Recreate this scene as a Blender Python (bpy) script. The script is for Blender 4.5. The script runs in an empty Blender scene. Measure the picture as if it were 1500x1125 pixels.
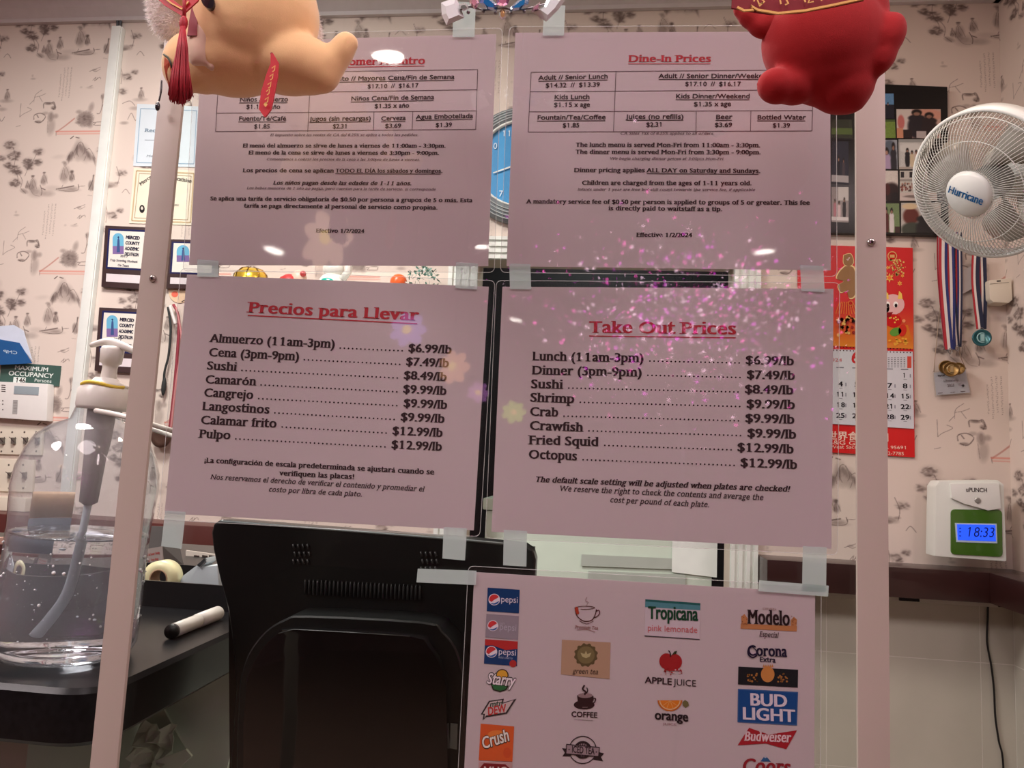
import bpy, bmesh, math, random
import numpy as np
from mathutils import Vector, Matrix
random.seed(7)
rng = np.random.RandomState(11)
SC = bpy.context.scene
COL = SC.collection

# ------------------------------------------------------------------ camera
F, CX, CY = 1083.0, 750.0, 562.5
CZ = 1.4
CAM = np.array([0.0, -0.62, CZ])
RM = np.array([[0.99291155, 0.03432637, -0.11379082],
               [0.10934508, 0.11144206, 0.98773697],
               [0.04658914, -0.99317782, 0.10689839]])      # columns: image right, image down, forward
cd = bpy.data.cameras.new('camera'); cam = bpy.data.objects.new('camera', cd); COL.objects.link(cam)
cd.sensor_width = 36.0; cd.lens = 36.0 * F / 1500.0; cd.clip_start = 0.01
mw = Matrix.Identity(4)
for i in range(3):
    mw[i][0] = RM[i, 0]; mw[i][1] = -RM[i, 1]; mw[i][2] = -RM[i, 2]; mw[i][3] = CAM[i]
cam.matrix_world = mw
SC.camera = cam

# ------------------------------------------------------------------ world, exposure
w = bpy.data.worlds.new('world'); SC.world = w; w.use_nodes = True
w.node_tree.nodes['Background'].inputs[0].default_value = (0.9, 0.75, 0.75, 1)
w.node_tree.nodes['Background'].inputs[1].default_value = 0.15
SC.view_settings.view_transform = 'Standard'; SC.view_settings.look = 'None'
SC.view_settings.gamma = 1.0; SC.view_settings.use_curve_mapping = False
SC.view_settings.exposure = 0.0
SC.cycles.transparent_max_bounces = 24
SC.cycles.max_bounces = 12

def area_light(name, loc, size, energy, color, rot=(0, 0, 0), sy=None):
    l = bpy.data.lights.new(name, 'AREA'); l.energy = energy; l.color = color
    l.shape = 'RECTANGLE' if sy else 'DISK'; l.size = size
    if sy: l.size_y = sy
    o = bpy.data.objects.new(name, l); o.location = loc; o.rotation_euler = rot; COL.objects.link(o)
    return o
CEIL = CZ + 1.65
# ceiling lights of the cashier side (cool white, brighter on the left) and added pinkish fill lights on the dining side, kept out of the reflections
area_light('cashier_light', (-1.15, 0.6, CEIL - 0.03), 0.6, 54, (1.0, 0.95, 0.92))
area_light('cashier_light_right', (0.35, 0.7, CEIL - 0.03), 0.3, 9, (1.0, 0.80, 0.64))
area_light('hall_light', (0.0, 2.7, CEIL - 0.35), 0.4, 10, (0.9, 1.0, 0.93))
area_light('dining_fill', (-1.9, -1.1, CEIL - 0.04), 0.9, 62, (1.0, 0.88, 0.88))
area_light('dining_fill_middle', (0.0, -1.0, CEIL - 0.04), 1.1, 22, (1.0, 0.86, 0.87))
area_light('dining_fill_right', (1.5, -1.1, CEIL - 0.04), 0.9, 34, (1.0, 0.78, 0.80))

# ------------------------------------------------------------------ pixel -> point on a plane y = Y
def ray(px, py): return RM @ np.array([px - CX, py - CY, F])
def at(px, py, Y):
    d = ray(px, py); p = CAM + d * (Y - CAM[1]) / d[1]
    return Vector(p)
def atz(px, py, z):
    d = ray(px, py); p = CAM + d * (z - CAM[2]) / d[2]
    return Vector(p)
def pxsize(px, py, Y):
    d = ray(px, py); return (Y - CAM[1]) / d[1]          # metres per pixel (roughly)

# ------------------------------------------------------------------ materials
def lin(c):
    return tuple(((v / 255) / 12.92 if v / 255 <= 0.04045 else ((v / 255 + 0.055) / 1.055) ** 2.4) for v in c)
MATS = {}
def M(name, rgb, rough=0.6, metal=0.0, spec=0.5, var=0.04, scale=30.0, bump=0.0, coat=0.0, emit=0.0, sheen=0.0, trans=0.0):
    if name in MATS: return MATS[name]
    m = bpy.data.materials.new(name); m.use_nodes = True; nt = m.node_tree; b = nt.nodes['Principled BSDF']
    c = lin(rgb)
    if var > 0:
        n = nt.nodes.new('ShaderNodeTexNoise'); n.inputs['Scale'].default_value = scale; n.inputs['Detail'].default_value = 4
        tc = nt.nodes.new('ShaderNodeTexCoord'); nt.links.new(tc.outputs['Object'], n.inputs['Vector'])
        mx = nt.nodes.new('ShaderNodeMix'); mx.data_type = 'RGBA'
        mx.inputs[6].default_value = (*[v * (1 - var * 2) for v in c], 1); mx.inputs[7].default_value = (*[min(1, v * (1 + var * 2)) for v in c], 1)
        nt.links.new(n.outputs['Fac'], mx.inputs[0]); nt.links.new(mx.outputs[2], b.inputs['Base Color'])
        if bump > 0:
            bp = nt.nodes.new('ShaderNodeBump'); bp.inputs['Strength'].default_value = bump; bp.inputs['Distance'].default_value = 0.002
            nt.links.new(n.outputs['Fac'], bp.inputs['Height']); nt.links.new(bp.outputs['Normal'], b.inputs['Normal'])
    else: b.inputs['Base Color'].default_value = (*c, 1)
    b.inputs['Roughness'].default_value = rough; b.inputs['Metallic'].default_value = metal
    b.inputs['Specular IOR Level'].default_value = spec
    b.inputs['Coat Weight'].default_value = coat; b.inputs['Sheen Weight'].default_value = sheen
    if emit:
        b.inputs['Emission Color'].default_value = (*c, 1); b.inputs['Emission Strength'].default_value = emit
    if trans: b.inputs['Transmission Weight'].default_value = trans
    MATS[name] = m; return m
def ink(rgb, name=None): return M(name or 'ink_%d_%d_%d' % tuple(rgb), rgb, rough=0.7, spec=0.15, var=0.0)
def thin_clear(name, tint=(1, 1, 1), refl=1.0, rough=0.0, ior=1.5, bump=0.0, haze=0.0, hazecol=(200, 200, 200), bscale=8.0):
    m = bpy.data.materials.new(name); m.use_nodes = True; nt = m.node_tree; nt.nodes.clear()
    out = nt.nodes.new('ShaderNodeOutputMaterial'); t = nt.nodes.new('ShaderNodeBsdfTransparent'); t.inputs[0].default_value = (*tint, 1)
    g = nt.nodes.new('ShaderNodeBsdfGlossy'); g.inputs['Roughness'].default_value = rough
    fr = nt.nodes.new('ShaderNodeFresnel'); fr.inputs[0].default_value = ior
    ge = nt.nodes.new('ShaderNodeNewGeometry'); mi = nt.nodes.new('ShaderNodeMix'); mi.inputs[2].default_value = ior; mi.inputs[3].default_value = 1 / ior
    nt.links.new(ge.outputs['Backfacing'], mi.inputs[0]); nt.links.new(mi.outputs[0], fr.inputs[0])      # same Fresnel on both faces of a thin sheet
    mx = nt.nodes.new('ShaderNodeMixShader')
    ml = nt.nodes.new('ShaderNodeMath'); ml.operation = 'MULTIPLY'; ml.inputs[1].default_value = refl
    nt.links.new(fr.outputs[0], ml.inputs[0]); nt.links.new(ml.outputs[0], mx.inputs[0])
    base = t
    if haze > 0:
        d = nt.nodes.new('ShaderNodeBsdfDiffuse'); d.inputs[0].default_value = (*lin(hazecol), 1)
        tr = nt.nodes.new('ShaderNodeBsdfTranslucent'); tr.inputs[0].default_value = (*lin(hazecol), 1)
        a0 = nt.nodes.new('ShaderNodeMixShader'); a0.inputs[0].default_value = 0.5
        nt.links.new(d.outputs[0], a0.inputs[1]); nt.links.new(tr.outputs[0], a0.inputs[2])
        a = nt.nodes.new('ShaderNodeMixShader'); a.inputs[0].default_value = haze
        nt.links.new(t.outputs[0], a.inputs[1]); nt.links.new(a0.outputs[0], a.inputs[2]); base = a
    nt.links.new(base.outputs[0], mx.inputs[1]); nt.links.new(g.outputs[0], mx.inputs[2])
    if bump > 0:
        n = nt.nodes.new('ShaderNodeTexNoise'); n.inputs['Scale'].default_value = bscale; n.inputs['Detail'].default_value = 2
        tc = nt.nodes.new('ShaderNodeTexCoord'); nt.links.new(tc.outputs['Object'], n.inputs['Vector'])
        bp = nt.nodes.new('ShaderNodeBump'); bp.inputs['Strength'].default_value = bump; bp.inputs['Distance'].default_value = 0.01
        nt.links.new(n.outputs['Fac'], bp.inputs['Height']); nt.links.new(bp.outputs['Normal'], g.inputs['Normal']); 
    nt.links.new(mx.outputs[0], out.inputs[0]); MATS[name] = m; return m
def vcol_mat(name, rough=0.75, spec=0.2):
    m = bpy.data.materials.new(name); m.use_nodes = True; nt = m.node_tree; b = nt.nodes['Principled BSDF']
    a = nt.nodes.new('ShaderNodeAttribute'); a.attribute_name = 'print'
    nt.links.new(a.outputs['Color'], b.inputs['Base Color']); b.inputs['Roughness'].default_value = rough
    b.inputs['Specular IOR Level'].default_value = spec; MATS[name] = m; return m
def lamp_mat(name, rgb, strength, sample=False):
    m = bpy.data.materials.new(name); m.use_nodes = True; nt = m.node_tree; nt.nodes.clear()
    out = nt.nodes.new('ShaderNodeOutputMaterial'); e = nt.nodes.new('ShaderNodeEmission')
    e.inputs[0].default_value = (*lin(rgb), 1); e.inputs[1].default_value = strength; nt.links.new(e.outputs[0], out.inputs[0])
    if not sample: m.cycles.emission_sampling = 'NONE'
    MATS[name] = m; return m

# ------------------------------------------------------------------ objects
WL = {}
def tag(o, label=None, cat=None, group=None, kind=None):
    if label: o['label'] = label
    if cat: o['category'] = cat
    if group: o['group'] = group
    if kind: o['kind'] = kind
    return o
def thing(name, label, cat, loc, group=None):
    o = bpy.data.objects.new(name, None); o.empty_display_size = 0.02; COL.objects.link(o); o.location = loc
    WL[o.name] = Vector(loc); return tag(o, label, cat, group)
class Acc:
    def __init__(s): s.v = []; s.f = []; s.m = []; s.mats = []; s.sm = []
    def mi(s, mat):
        if mat not in s.mats: s.mats.append(mat)
        return s.mats.index(mat)
    def add(s, vs, fs, mat, smooth=False):
        b = len(s.v); s.v += [tuple(v) for v in vs]; i = s.mi(mat)
        for f in fs: s.f.append(tuple(b + k for k in f)); s.m.append(i); s.sm.append(smooth)
        return s
    def prism(s, pts, off, mat):
        n = len(pts); a = [Vector(p) for p in pts]; b = [p + Vector(off) for p in a]
        return s.add(a + b, [tuple(range(n)), tuple(range(2 * n - 1, n - 1, -1))] + [(i, n + i, n + (i + 1) % n, (i + 1) % n) for i in range(n)], mat)
    def flat(s, pts, mat): return s.add(pts, [tuple(range(len(pts)))], mat)
    def box(s, x0, x1, y0, y1, z0, z1, mat):
        return s.prism([(x0, y0, z0), (x1, y0, z0), (x1, y0, z1), (x0, y0, z1)], (0, y1 - y0, 0), mat)
    def tube(s, pts, r, mat, n=6, closed=False):
        pts = [Vector(p) for p in pts]; k = len(pts); vs = []; fs = []
        rs = r if isinstance(r, (list, tuple)) else [r] * k
        up = Vector((0.123, 0.31, 0.94))
        for i, p in enumerate(pts):
            t = (pts[(i + 1) % k] - pts[i - 1]) if closed else (pts[min(i + 1, k - 1)] - pts[max(i - 1, 0)])
            if t.length < 1e-9: t = Vector((0, 0, 1))
            t.normalize(); a = t.cross(up)
            if a.length < 0.05: a = t.cross(Vector((1, 0, 0)))
            a.normalize(); c = t.cross(a)
            for j in range(n):
                th = 2 * math.pi * j / n; vs.append(p + (a * math.cos(th) + c * math.sin(th)) * rs[i])
        for i in range(k if closed else k - 1):
            q = (i + 1) % k
            for j in range(n): fs.append((i * n + j, i * n + (j + 1) % n, q * n + (j + 1) % n, q * n + j))
        if not closed: fs += [tuple(range(n - 1, -1, -1)), tuple((k - 1) * n + j for j in range(n))]
        return s.add(vs, fs, mat, True)
    def lathe(s, c, prof, mat, n=32, ax=None, smooth=True, caps=True):
        c = Vector(c); ax = Vector(ax or (0, 0, 1)).normalized(); e1 = ax.orthogonal().normalized(); e2 = ax.cross(e1)
        vs = []; fs = []
        for (r, h) in prof:
            for j in range(n):
                th = 2 * math.pi * j / n; vs.append(c + ax * h + (e1 * math.cos(th) + e2 * math.sin(th)) * r)
        for i in range(len(prof) - 1):
            for j in range(n): fs.append((i * n + j, i * n + (j + 1) % n, (i + 1) * n + (j + 1) % n, (i + 1) * n + j))
        if caps: fs += [tuple(range(n - 1, -1, -1)), tuple((len(prof) - 1) * n + j for j in range(n))]
        return s.add(vs, fs, mat, smooth)
    def ell(s, c, r, mat, n=16, m=10, rot=None):
        c = Vector(c); vs = []; fs = []
        for i in range(m + 1):
            ph = math.pi * i / m
            for j in range(n):
                th = 2 * math.pi * j / n
                v = Vector((r[0] * math.sin(ph) * math.cos(th), r[1] * math.sin(ph) * math.sin(th), r[2] * math.cos(ph)))
                if rot: v = rot @ v
                vs.append(c + v)
        for i in range(m):
            for j in range(n): fs.append((i * n + j, (i + 1) * n + j, (i + 1) * n + (j + 1) % n, i * n + (j + 1) % n))
        return s.add(vs, fs, mat, True)
    def build(s, name, parent=None, label=None, bevel=0.0, kind=None, seg=2, recalc=True):
        base = Vector((0, 0, 0))
        if parent is not None: base = WL[parent.name]
        else:
            A = np.array(s.v); base = Vector(((A[:, 0].min() + A[:, 0].max()) / 2, (A[:, 1].min() + A[:, 1].max()) / 2, A[:, 2].min()))
        me = bpy.data.meshes.new(name)
        me.from_pydata([Vector(v) - base for v in s.v], [], s.f)
        for m in s.mats: me.materials.append(m)
        me.polygons.foreach_set('material_index', s.m); me.polygons.foreach_set('use_smooth', s.sm)
        if recalc or bevel:
            bm = bmesh.new(); bm.from_mesh(me)
            if recalc: bmesh.ops.recalc_face_normals(bm, faces=bm.faces)
            if bevel:
                ed = [e for e in bm.edges if len(e.link_faces) == 2 and e.calc_face_angle(0) > 0.5]
                bmesh.ops.bevel(bm, geom=ed, offset=bevel, segments=seg, affect='EDGES', profile=0.7, clamp_overlap=True)
                for f in bm.faces: f.smooth = True
            bm.to_mesh(me); bm.free()
            if bevel: me.set_sharp_from_angle(angle=math.radians(40))
        me.update()
        o = bpy.data.objects.new(name, me); COL.objects.link(o)
        if parent is not None: o.parent = parent
        else: o.location = base
        WL[o.name] = base
        if parent is None: WL[o.name] = base
        if label: o['label'] = label
        if kind: o['kind'] = kind
        return o
# a child's vertices are relative to its root: children of children keep the root's origin
def P(pts, Y): return [at(x, y, Y) for x, y in pts]
def slab(name, pts, Y, th, mat, parent=None, bevel=0.0, label=None, kind=None):
    return Acc().prism(P(pts, Y), (0, th, 0), mat).build(name, parent, label, bevel, kind)
def rounded(pts, r, n=5):
    out = []; k = len(pts); pts = [Vector(p) for p in pts]
    for i in range(k):
        p = pts[i]; a = pts[i - 1] - p; b = pts[(i + 1) % k] - p
        ra = min(r, a.length / 2.05); rb = min(r, b.length / 2.05)
        A = p + a.normalized() * ra; B = p + b.normalized() * rb
        for j in range(n + 1):
            t = j / n; out.append((1 - t) ** 2 * A + 2 * t * (1 - t) * p + t * t * B)
    return out
def circ(cx, cy, rx, ry=None, n=24, a0=0, a1=360, ang=0):
    ry = ry or rx; o = []
    full = abs(a1 - a0) >= 360; N = n if full else n + 1
    for i in range(N):
        t = math.radians(a0 + (a1 - a0) * i / n); x, y = rx * math.cos(t), ry * math.sin(t); c, s_ = math.cos(math.radians(ang)), math.sin(math.radians(ang))
        o.append((cx + x * c - y * s_, cy + x * s_ + y * c))
    return o
def spline(pts, n=6):
    P_ = [Vector(p) for p in pts]; out = []
    for i in range(len(P_) - 1):
        p0, p1, p2, p3 = P_[max(i - 1, 0)], P_[i], P_[i + 1], P_[min(i + 2, len(P_) - 1)]
        for j in range(n):
            t = j / n; out.append(0.5 * ((2 * p1) + (p2 - p0) * t + (2 * p0 - 5 * p1 + 4 * p2 - p3) * t * t + (-p0 + 3 * p1 - 3 * p2 + p3) * t ** 3))
    out.append(P_[-1]); return out
def hull_poly(acc, pts, mat):
    acc.add(pts, [tuple(range(len(pts)))], mat)

# ------------------------------------------------------------------ lettering (built-in font, serifs added in code)
GL = {}
_cu = bpy.data.curves.new('glyph_maker', 'FONT'); _cu.resolution_u = 3; _co = bpy.data.objects.new('glyph_maker', _cu); COL.objects.link(_co)
def _mesh_of(body):
    _cu.body = body; dg = bpy.context.evaluated_depsgraph_get(); dg.update()
    oe = _co.evaluated_get(dg); me = oe.to_mesh()
    v = [tuple(x.co)[:2] for x in me.vertices]; f = [tuple(p.vertices) for p in me.polygons]
    oe.to_mesh_clear(); return v, f
def _w(body):
    v, f = _mesh_of(body); return max(x for x, y in v) if v else 0
BOT = set('ABFHIKMNPRTXYfhiklmnrxA17pq'); BOT -= set('1')
_XC = {}
def _xh():
    if 'x' not in _XC: _XC['x'] = max(y for x, y in _mesh_of('x')[0])
    return _XC['x']
def _cap():
    if 'c' not in _XC: _XC['c'] = max(y for x, y in _mesh_of('H')[0])
    return _XC['c']
def glyph(ch, style):
    key = (ch, style[:5] == 'serif')
    if key in GL: return GL[key]
    adv = _w('H' + ch + 'H') - _w('HH')
    if ch == ' ': GL[key] = ([], [], 0.27 if key[1] else adv); return GL[key]
    v, f = _mesh_of(ch)
    if ch.islower() and ord(ch) < 128 and v:      # larger x-height, as in the printed faces
        xh = _xh(); cap_ = _cap(); tp = max(y for x, y in v); nx = 0.76 * cap_
        v = [(x, y if y <= 0 else (y * nx / xh if y <= xh * 1.04 or tp <= xh * 1.12 else nx + (y - xh) * (cap_ * 1.05 - nx) / max(tp - xh, .01))) for x, y in v]
    if ch == '1':
        xs1 = min(x for x, y in v); xs2 = max(x for x, y in v); tp = max(y for x, y in v); k = len(v)
        v = v + [(xs1 + .02, tp), (xs1 - .11, tp - .10), (xs1 - .11, tp - .17), (xs1 + .02, tp - .10)]; f = f + [(k, k + 1, k + 2, k + 3)]
        if key[1]:
            k = len(v); v = v + [(xs1 - .10, 0), (xs2 + .10, 0), (xs2 + .10, .05), (xs1 - .10, .05)]; f = f + [(k, k + 1, k + 2, k + 3)]
        dx_ = 0.05; v = [(x + dx_, y) for x, y in v]; adv += 0.13
    if key[1] and ch.isalpha():
        cnt = {}
        for p in f:
            for i in range(len(p)):
                e = tuple(sorted((p[i], p[(i + 1) % len(p)]))); cnt[e] = cnt.get(e, 0) + 1
        ys = [y for x, y in v]; top, bot = max(ys), min(ys)
        for (a, b), c in cnt.items():
            if c != 1: continue
            (xa, ya), (xb, yb) = v[a], v[b]
            if abs(ya - yb) > 1e-3: continue
            L = abs(xa - xb); x0, x1 = min(xa, xb), max(xa, xb)
            if not 0.045 < L < 0.16: continue
            th = 0.045; s = 0.065
            is_bot = abs(ya - bot) < 0.02 and (ya < 0.02)
            is_top = abs(ya - top) < 0.02 or (abs(ya - 0.76 * _cap()) < 0.03)
            if is_bot and ch in 'ABFHIKMNPRTXYfhiklmnrxpqu1' or (ch == 'd' and is_bot): l, r, y0, y1 = x0 - s, x1 + s, ya, ya + th
            elif is_top and ch in 'ijklbdhmnrupE' : l, r, y0, y1 = x0 - s * 1.1, x1, ya - th, ya
            elif is_top and ch in 'HIKMNUVWXYvwxy': l, r, y0, y1 = x0 - s * .9, x1 + s * .9, ya - th, ya
            else: continue
            k = len(v); v = v + [(l, y0), (r, y0), (r, y1), (l, y1)]; f = f + [(k, k + 1, k + 2, k + 3)]
        if ch in 'BDEFPRL': # left slab serifs at stem
            ys_ = 0.03
            xs = min(x for x, y in v)
            for y0, y1 in ((0, 0.045), (top - 0.045, top)):
                k = len(v); v = v + [(xs - 0.05, y0), (xs + 0.06, y0), (xs + 0.06, y1), (xs - 0.05, y1)]; f = f + [(k, k + 1, k + 2, k + 3)]
        adv += 0.025
    GL[key] = (v, f, adv); return GL[key]
def text(acc, s, p0, p1, cap, style, mat, Y, squeeze=None, under=0.0, rise=None):
    """s set so that it runs from pixel p0 to pixel p1 along its baseline, on the plane y = Y; cap = capital height in px"""
    A, B = at(*p0, Y), at(*p1, Y); R = (B - A); wid = R.length; R.normalize()
    U = Vector((-R.z, 0, R.x))
    x = 0; pl = []
    for ch in s:
        v, f, adv = glyph(ch, style); pl.append((x, v, f)); x += adv
    tot = max(x - 0.05, 0.01)
    sx = wid / tot; sy = cap * pxsize(*p0, Y) / _cap()
    bold = 'bold' in style; sh = 0.22 if 'ital' in style else 0.0
    if style.startswith('serif'): offs = [(-.036, 0), (-.012, 0), (.012, 0), (.036, 0)] if bold else [(-0.01, 0), (0.012, 0)]
    else: offs = [(-.02, -.012), (.02, .012), (-.02, .012), (.02, -.012)] if bold else [(0, 0)]
    if 'black' in style: offs = [(math.cos(a) * .07, math.sin(a) * .05) for a in np.arange(0, 6.28, .785)] + [(0, 0)]
    k = 0
    for gx, v, f in pl:
        for ox, oy in offs:
            vs = []
            for (vx, vy) in v:
                X = (gx + vx + ox + sh * vy) * sx; Yy = (vy + oy) * sy
                vs.append(A + R * X + U * Yy + Vector((0, -0.000015 * (k % 4), 0)))
            acc.add(vs, f, mat); k += 1
    if under:
        t = under * pxsize(*p0, Y); d = -0.16 * sy if under > 0 else 0
        a = A + U * d; b = B + U * d; acc.flat([a, b, b - U * t, a - U * t], mat)
    return acc
def line(acc, p, q, wpx, mat, Y):
    a, b = at(*p, Y), at(*q, Y); r = (b - a).normalized(); u = Vector((-r.z, 0, r.x)) * wpx * pxsize(*p, Y) / 2
    acc.flat([a - u, b - u, b + u, a + u], mat)
def strip(acc, pts, wpx, mat, Y):
    """a flat stroke along pixel points"""
    q = [at(x, y, Y) for x, y in pts]; n = len(q); W_ = wpx if isinstance(wpx, (list, tuple)) else [wpx] * n
    L = []; Rr = []
    for i in range(n):
        t = (q[min(i + 1, n - 1)] - q[max(i - 1, 0)]); t.normalize(); u = Vector((-t.z, 0, t.x)) * W_[i] * pxsize(*pts[i], Y) / 2
        L.append(q[i] + u); Rr.append(q[i] - u)
    acc.add(L + Rr, [(i, i + 1, n + i + 1, n + i) for i in range(n - 1)], mat)

# flat printed raster: vertex colours on a fine grid (a photograph or a printed picture)
def raster(name, corners, img, parent, Y, mat, label=None, kind=None):
    """corners TL,TR,BR,BL in px on plane Y; img HxWx3 sRGB 0-255"""
    H, Wd = img.shape[:2]; tl, tr, br, bl = [np.array(at(*c, Y)) for c in corners]
    u = np.linspace(0, 1, Wd)[None, :, None]; v = np.linspace(0, 1, H)[:, None, None]
    G = (tl * (1 - u) + tr * u) * (1 - v) + (bl * (1 - u) + br * u) * v
    return grid_mesh(name, G.reshape(-1, 3), H, Wd, img, parent, mat, label, kind)
def grid_mesh(name, V, H, Wd, img, parent, mat, label=None, kind=None, base=None):
    b = np.array(WL[parent.name]) if base is None else np.array(base)
    idx = np.arange(H * Wd).reshape(H, Wd)
    q = np.stack([idx[1:, :-1], idx[1:, 1:], idx[:-1, 1:], idx[:-1, :-1]], -1).reshape(-1, 4)
    me = bpy.data.meshes.new(name); me.vertices.add(H * Wd); me.vertices.foreach_set('co', (V - b).astype(np.float32).ravel())
    me.loops.add(q.size); me.loops.foreach_set('vertex_index', q.ravel().astype(np.int32))
    me.polygons.add(len(q)); me.polygons.foreach_set('loop_start', np.arange(0, q.size, 4, dtype=np.int32)); me.update(calc_edges=True)
    c = img.reshape(-1, 3) / 255.0; c = np.where(c <= 0.04045, c / 12.92, ((c + 0.055) / 1.055) ** 2.4)
    ca = me.color_attributes.new('print', 'FLOAT_COLOR', 'POINT')
    ca.data.foreach_set('color', np.concatenate([c, np.ones((len(c), 1))], 1).astype(np.float32).ravel())
    me.materials.append(mat); me.validate()
    o = bpy.data.objects.new(name, me); COL.objects.link(o); o.parent = parent; WL[o.name] = Vector(b)
    if label: o['label'] = label
    if kind: o['kind'] = kind
    return o
PRINT = vcol_mat('printed_picture', 0.35, 0.4)
WPAPER = vcol_mat('printed_wallpaper', 0.8, 0.2)

# ================================================================== THE ROOM
WY = 1.75                       # wall behind the cashier
XR = 1.235                      # corner with the right wall
ZT = CZ - 0.33                  # top of the wall tiles
m_wall = M('plaster_wall', (205, 190, 176), 0.85); m_dwall = M('dining_wall', (150, 112, 112), 0.85, scale=3, var=0.06)
m_white = M('white_trim_paint', (226, 230, 224), 0.45); m_crown = M('crown_moulding_paint', (205, 200, 200), 0.5)
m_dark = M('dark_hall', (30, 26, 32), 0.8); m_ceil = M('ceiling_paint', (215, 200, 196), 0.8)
m_floor = M('floor_tile', (120, 95, 80), 0.4, scale=6, var=0.1)
def struct(name, acc, label=None, **k): return acc.build(name, None, label, kind='structure', **k)
struct('floor', Acc().box(-3.6, 2.6, -8.6, 3.8, -0.05, 0, m_floor), 'brown tiled floor')
struct('ceiling', Acc().box(-3.6, 2.6, -8.6, 3.8, CEIL, CEIL + 0.05, m_ceil), 'pale plain ceiling')
DX0, DX1, DZ = -0.403, 0.423, CZ + 0.668
wb = Acc(); wb.box(-3.6, DX0, WY, WY + 0.1, 0, CEIL, m_wall); wb.box(DX1, XR + 0.1, WY, WY + 0.1, 0, CEIL, m_wall); wb.box(DX0, DX1, WY, WY + 0.1, DZ, CEIL, m_wall)
wall_back = struct('wall_back', wb, 'wall behind the cashier with ink landscape wallpaper')
wall_right = struct('wall_right', Acc().box(XR, XR + 0.1, 0.3, WY, 0, CEIL, m_wall), 'right wall of the cashier corner with the same wallpaper')
struct('wall_left', Acc().box(-3.7, -3.6, -8.6, 3.8, 0, CEIL, m_dwall), 'left wall')
dr = Acc(); dr.box(2.6, 2.7, -8.6, 3.8, 0, CEIL, m_dwall); struct('wall_right', dr, 'right wall of the dining room')
struct('wall_front', Acc().box(-3.6, 2.6, -8.7, -8.6, 0, CEIL, m_dwall), 'far wall of the dining room behind the viewer')
hl = Acc(); hl.box(-0.9, 1.0, 3.3, 3.35, 0, CEIL, m_dark); hl.box(-0.95, -0.9, WY + .1, 3.35, 0, CEIL, m_dark); hl.box(1.0, 1.05, WY + .1, 3.35, 0, CEIL, m_dark)  # darkness of the room beyond is put into the wall colour
struct('wall_hall', hl, 'walls of the dark room beyond the doorway, its darkness put into their colour')

# crown moulding
cr = Acc(); prof = [(0, 0), (0.018, 0), (0.022, 0.012), (0.05, 0.035), (0.062, 0.06), (0.085, 0.075), (0.09, 0.112), (0, 0.112)]
z0 = CZ + 1.535
cr.prism([(-3.6, WY - a, z0 + b) for a, b in prof], (3.6 + XR, 0, 0), m_crown)
cr.prism([(XR - a, WY, z0 + b) for a, b in prof], (0, -1.4, 0), m_crown)
struct('trim_1', cr, 'grey-white crown moulding along the top of the wallpaper')

# door casing, fluted
dc = Acc()
def casing(x0, x1, z0, z1, vert=True):
    dc.box(x0, x1, WY - 0.012, WY, z0, z1, m_white); n = 3
    if vert:
        wd = (x1 - x0) / (2 * n + 1)
        for i in range(n + 1): dc.box(x0 + 2 * i * wd, x0 + (2 * i + 1) * wd, WY - 0.020, WY - 0.012, z0, z1, m_white)
    else:
        wd = (z1 - z0) / (2 * n + 1)
        for i in range(n + 1): dc.box(x0, x1, WY - 0.020, WY - 0.012, z0 + 2 * i * wd, z0 + (2 * i + 1) * wd, m_white)
casing(-0.50, DX0, 0, DZ); casing(DX1, 0.503, 0, DZ); casing(-0.50, 0.503, DZ, DZ + 0.075, False)
struct('door_1', dc, 'fluted white casing of the dark doorway behind the price sheets')

# ---- wallpaper: one printed repeat, painted as ink density on a fine grid
NT = 331; TW, TH = 0.527, 0.518
INK = np.zeros((NT - 1, NT - 1)); RED = np.zeros((NT - 1, NT - 1))
def uvp(cx, cy): return ((cx + 0.12 * cy) / 1083 * (NT - 1), cy / 1125 * (NT - 1))
def stamp(A, x, y, rx, ry, a, soft=1.0, ang=0.0, noise=0.0):
    r = int(max(rx, ry) * 1.6 + 2); xi, yi = int(x), int(y)
    gx, gy = np.meshgrid(np.arange(xi - r, xi + r + 1), np.arange(yi - r, yi + r + 1)); dx, dy = gx - x, gy - y
    c, s = math.cos(ang), math.sin(ang); X = (dx * c + dy * s) / rx; Y = (-dx * s + dy * c) / ry
    d = np.sqrt(X * X + Y * Y)
    if noise: d = d + noise * (rng.rand(*d.shape) - 0.5)
    k = np.clip((1.0 + soft * 0.5 - d) / max(soft, 0.05), 0, 1) * a
    n = NT - 1; A[gy % n, gx % n] = 1 - (1 - A[gy % n, gx % n]) * (1 - k)
def stroke(pts, wd, a, A=INK, soft=0.6):
    if len(pts) > 2 and len(pts[0]) == 2: pts = [(v.x, v.y) for v in spline([(x, y, 0) for x, y in pts], 4)]
    pp = [uvp(*p) for p in pts]
    for i in range(len(pp) - 1):
        (x0, y0), (x1, y1) = pp[i], pp[i + 1]; L = math.hypot(x1 - x0, y1 - y0); n = max(1, int(L / max(wd * 0.6, 0.5)))
        for j in range(n): t = j / n; stamp(A, x0 + (x1 - x0) * t, y0 + (y1 - y0) * t, wd / 2, wd / 2, a, soft)
def wash(cx, cy, rx, ry, a, ang=0, soft=1.0, noise=0.0, A=INK):
    x, y = uvp(cx, cy); stamp(A, x, y, rx * 0.3, ry * 0.3, a, soft, math.radians(ang), noise)
def foliage(cx, cy, r, n, a=0.3):
    wash(cx, cy, r * 1.1, r * .8, a * 0.5)
    for i in range(int(n * 1.7)):
        t = rng.rand() * 6.28; q = r * math.sqrt(rng.rand()); wash(cx + q * math.cos(t), cy + q * .65 * math.sin(t), 7 + 11 * rng.rand(), 3 + 5 * rng.rand(), a * (0.3 + rng.rand() * .8), rng.rand() * 70 - 35, 1.2)
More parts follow.
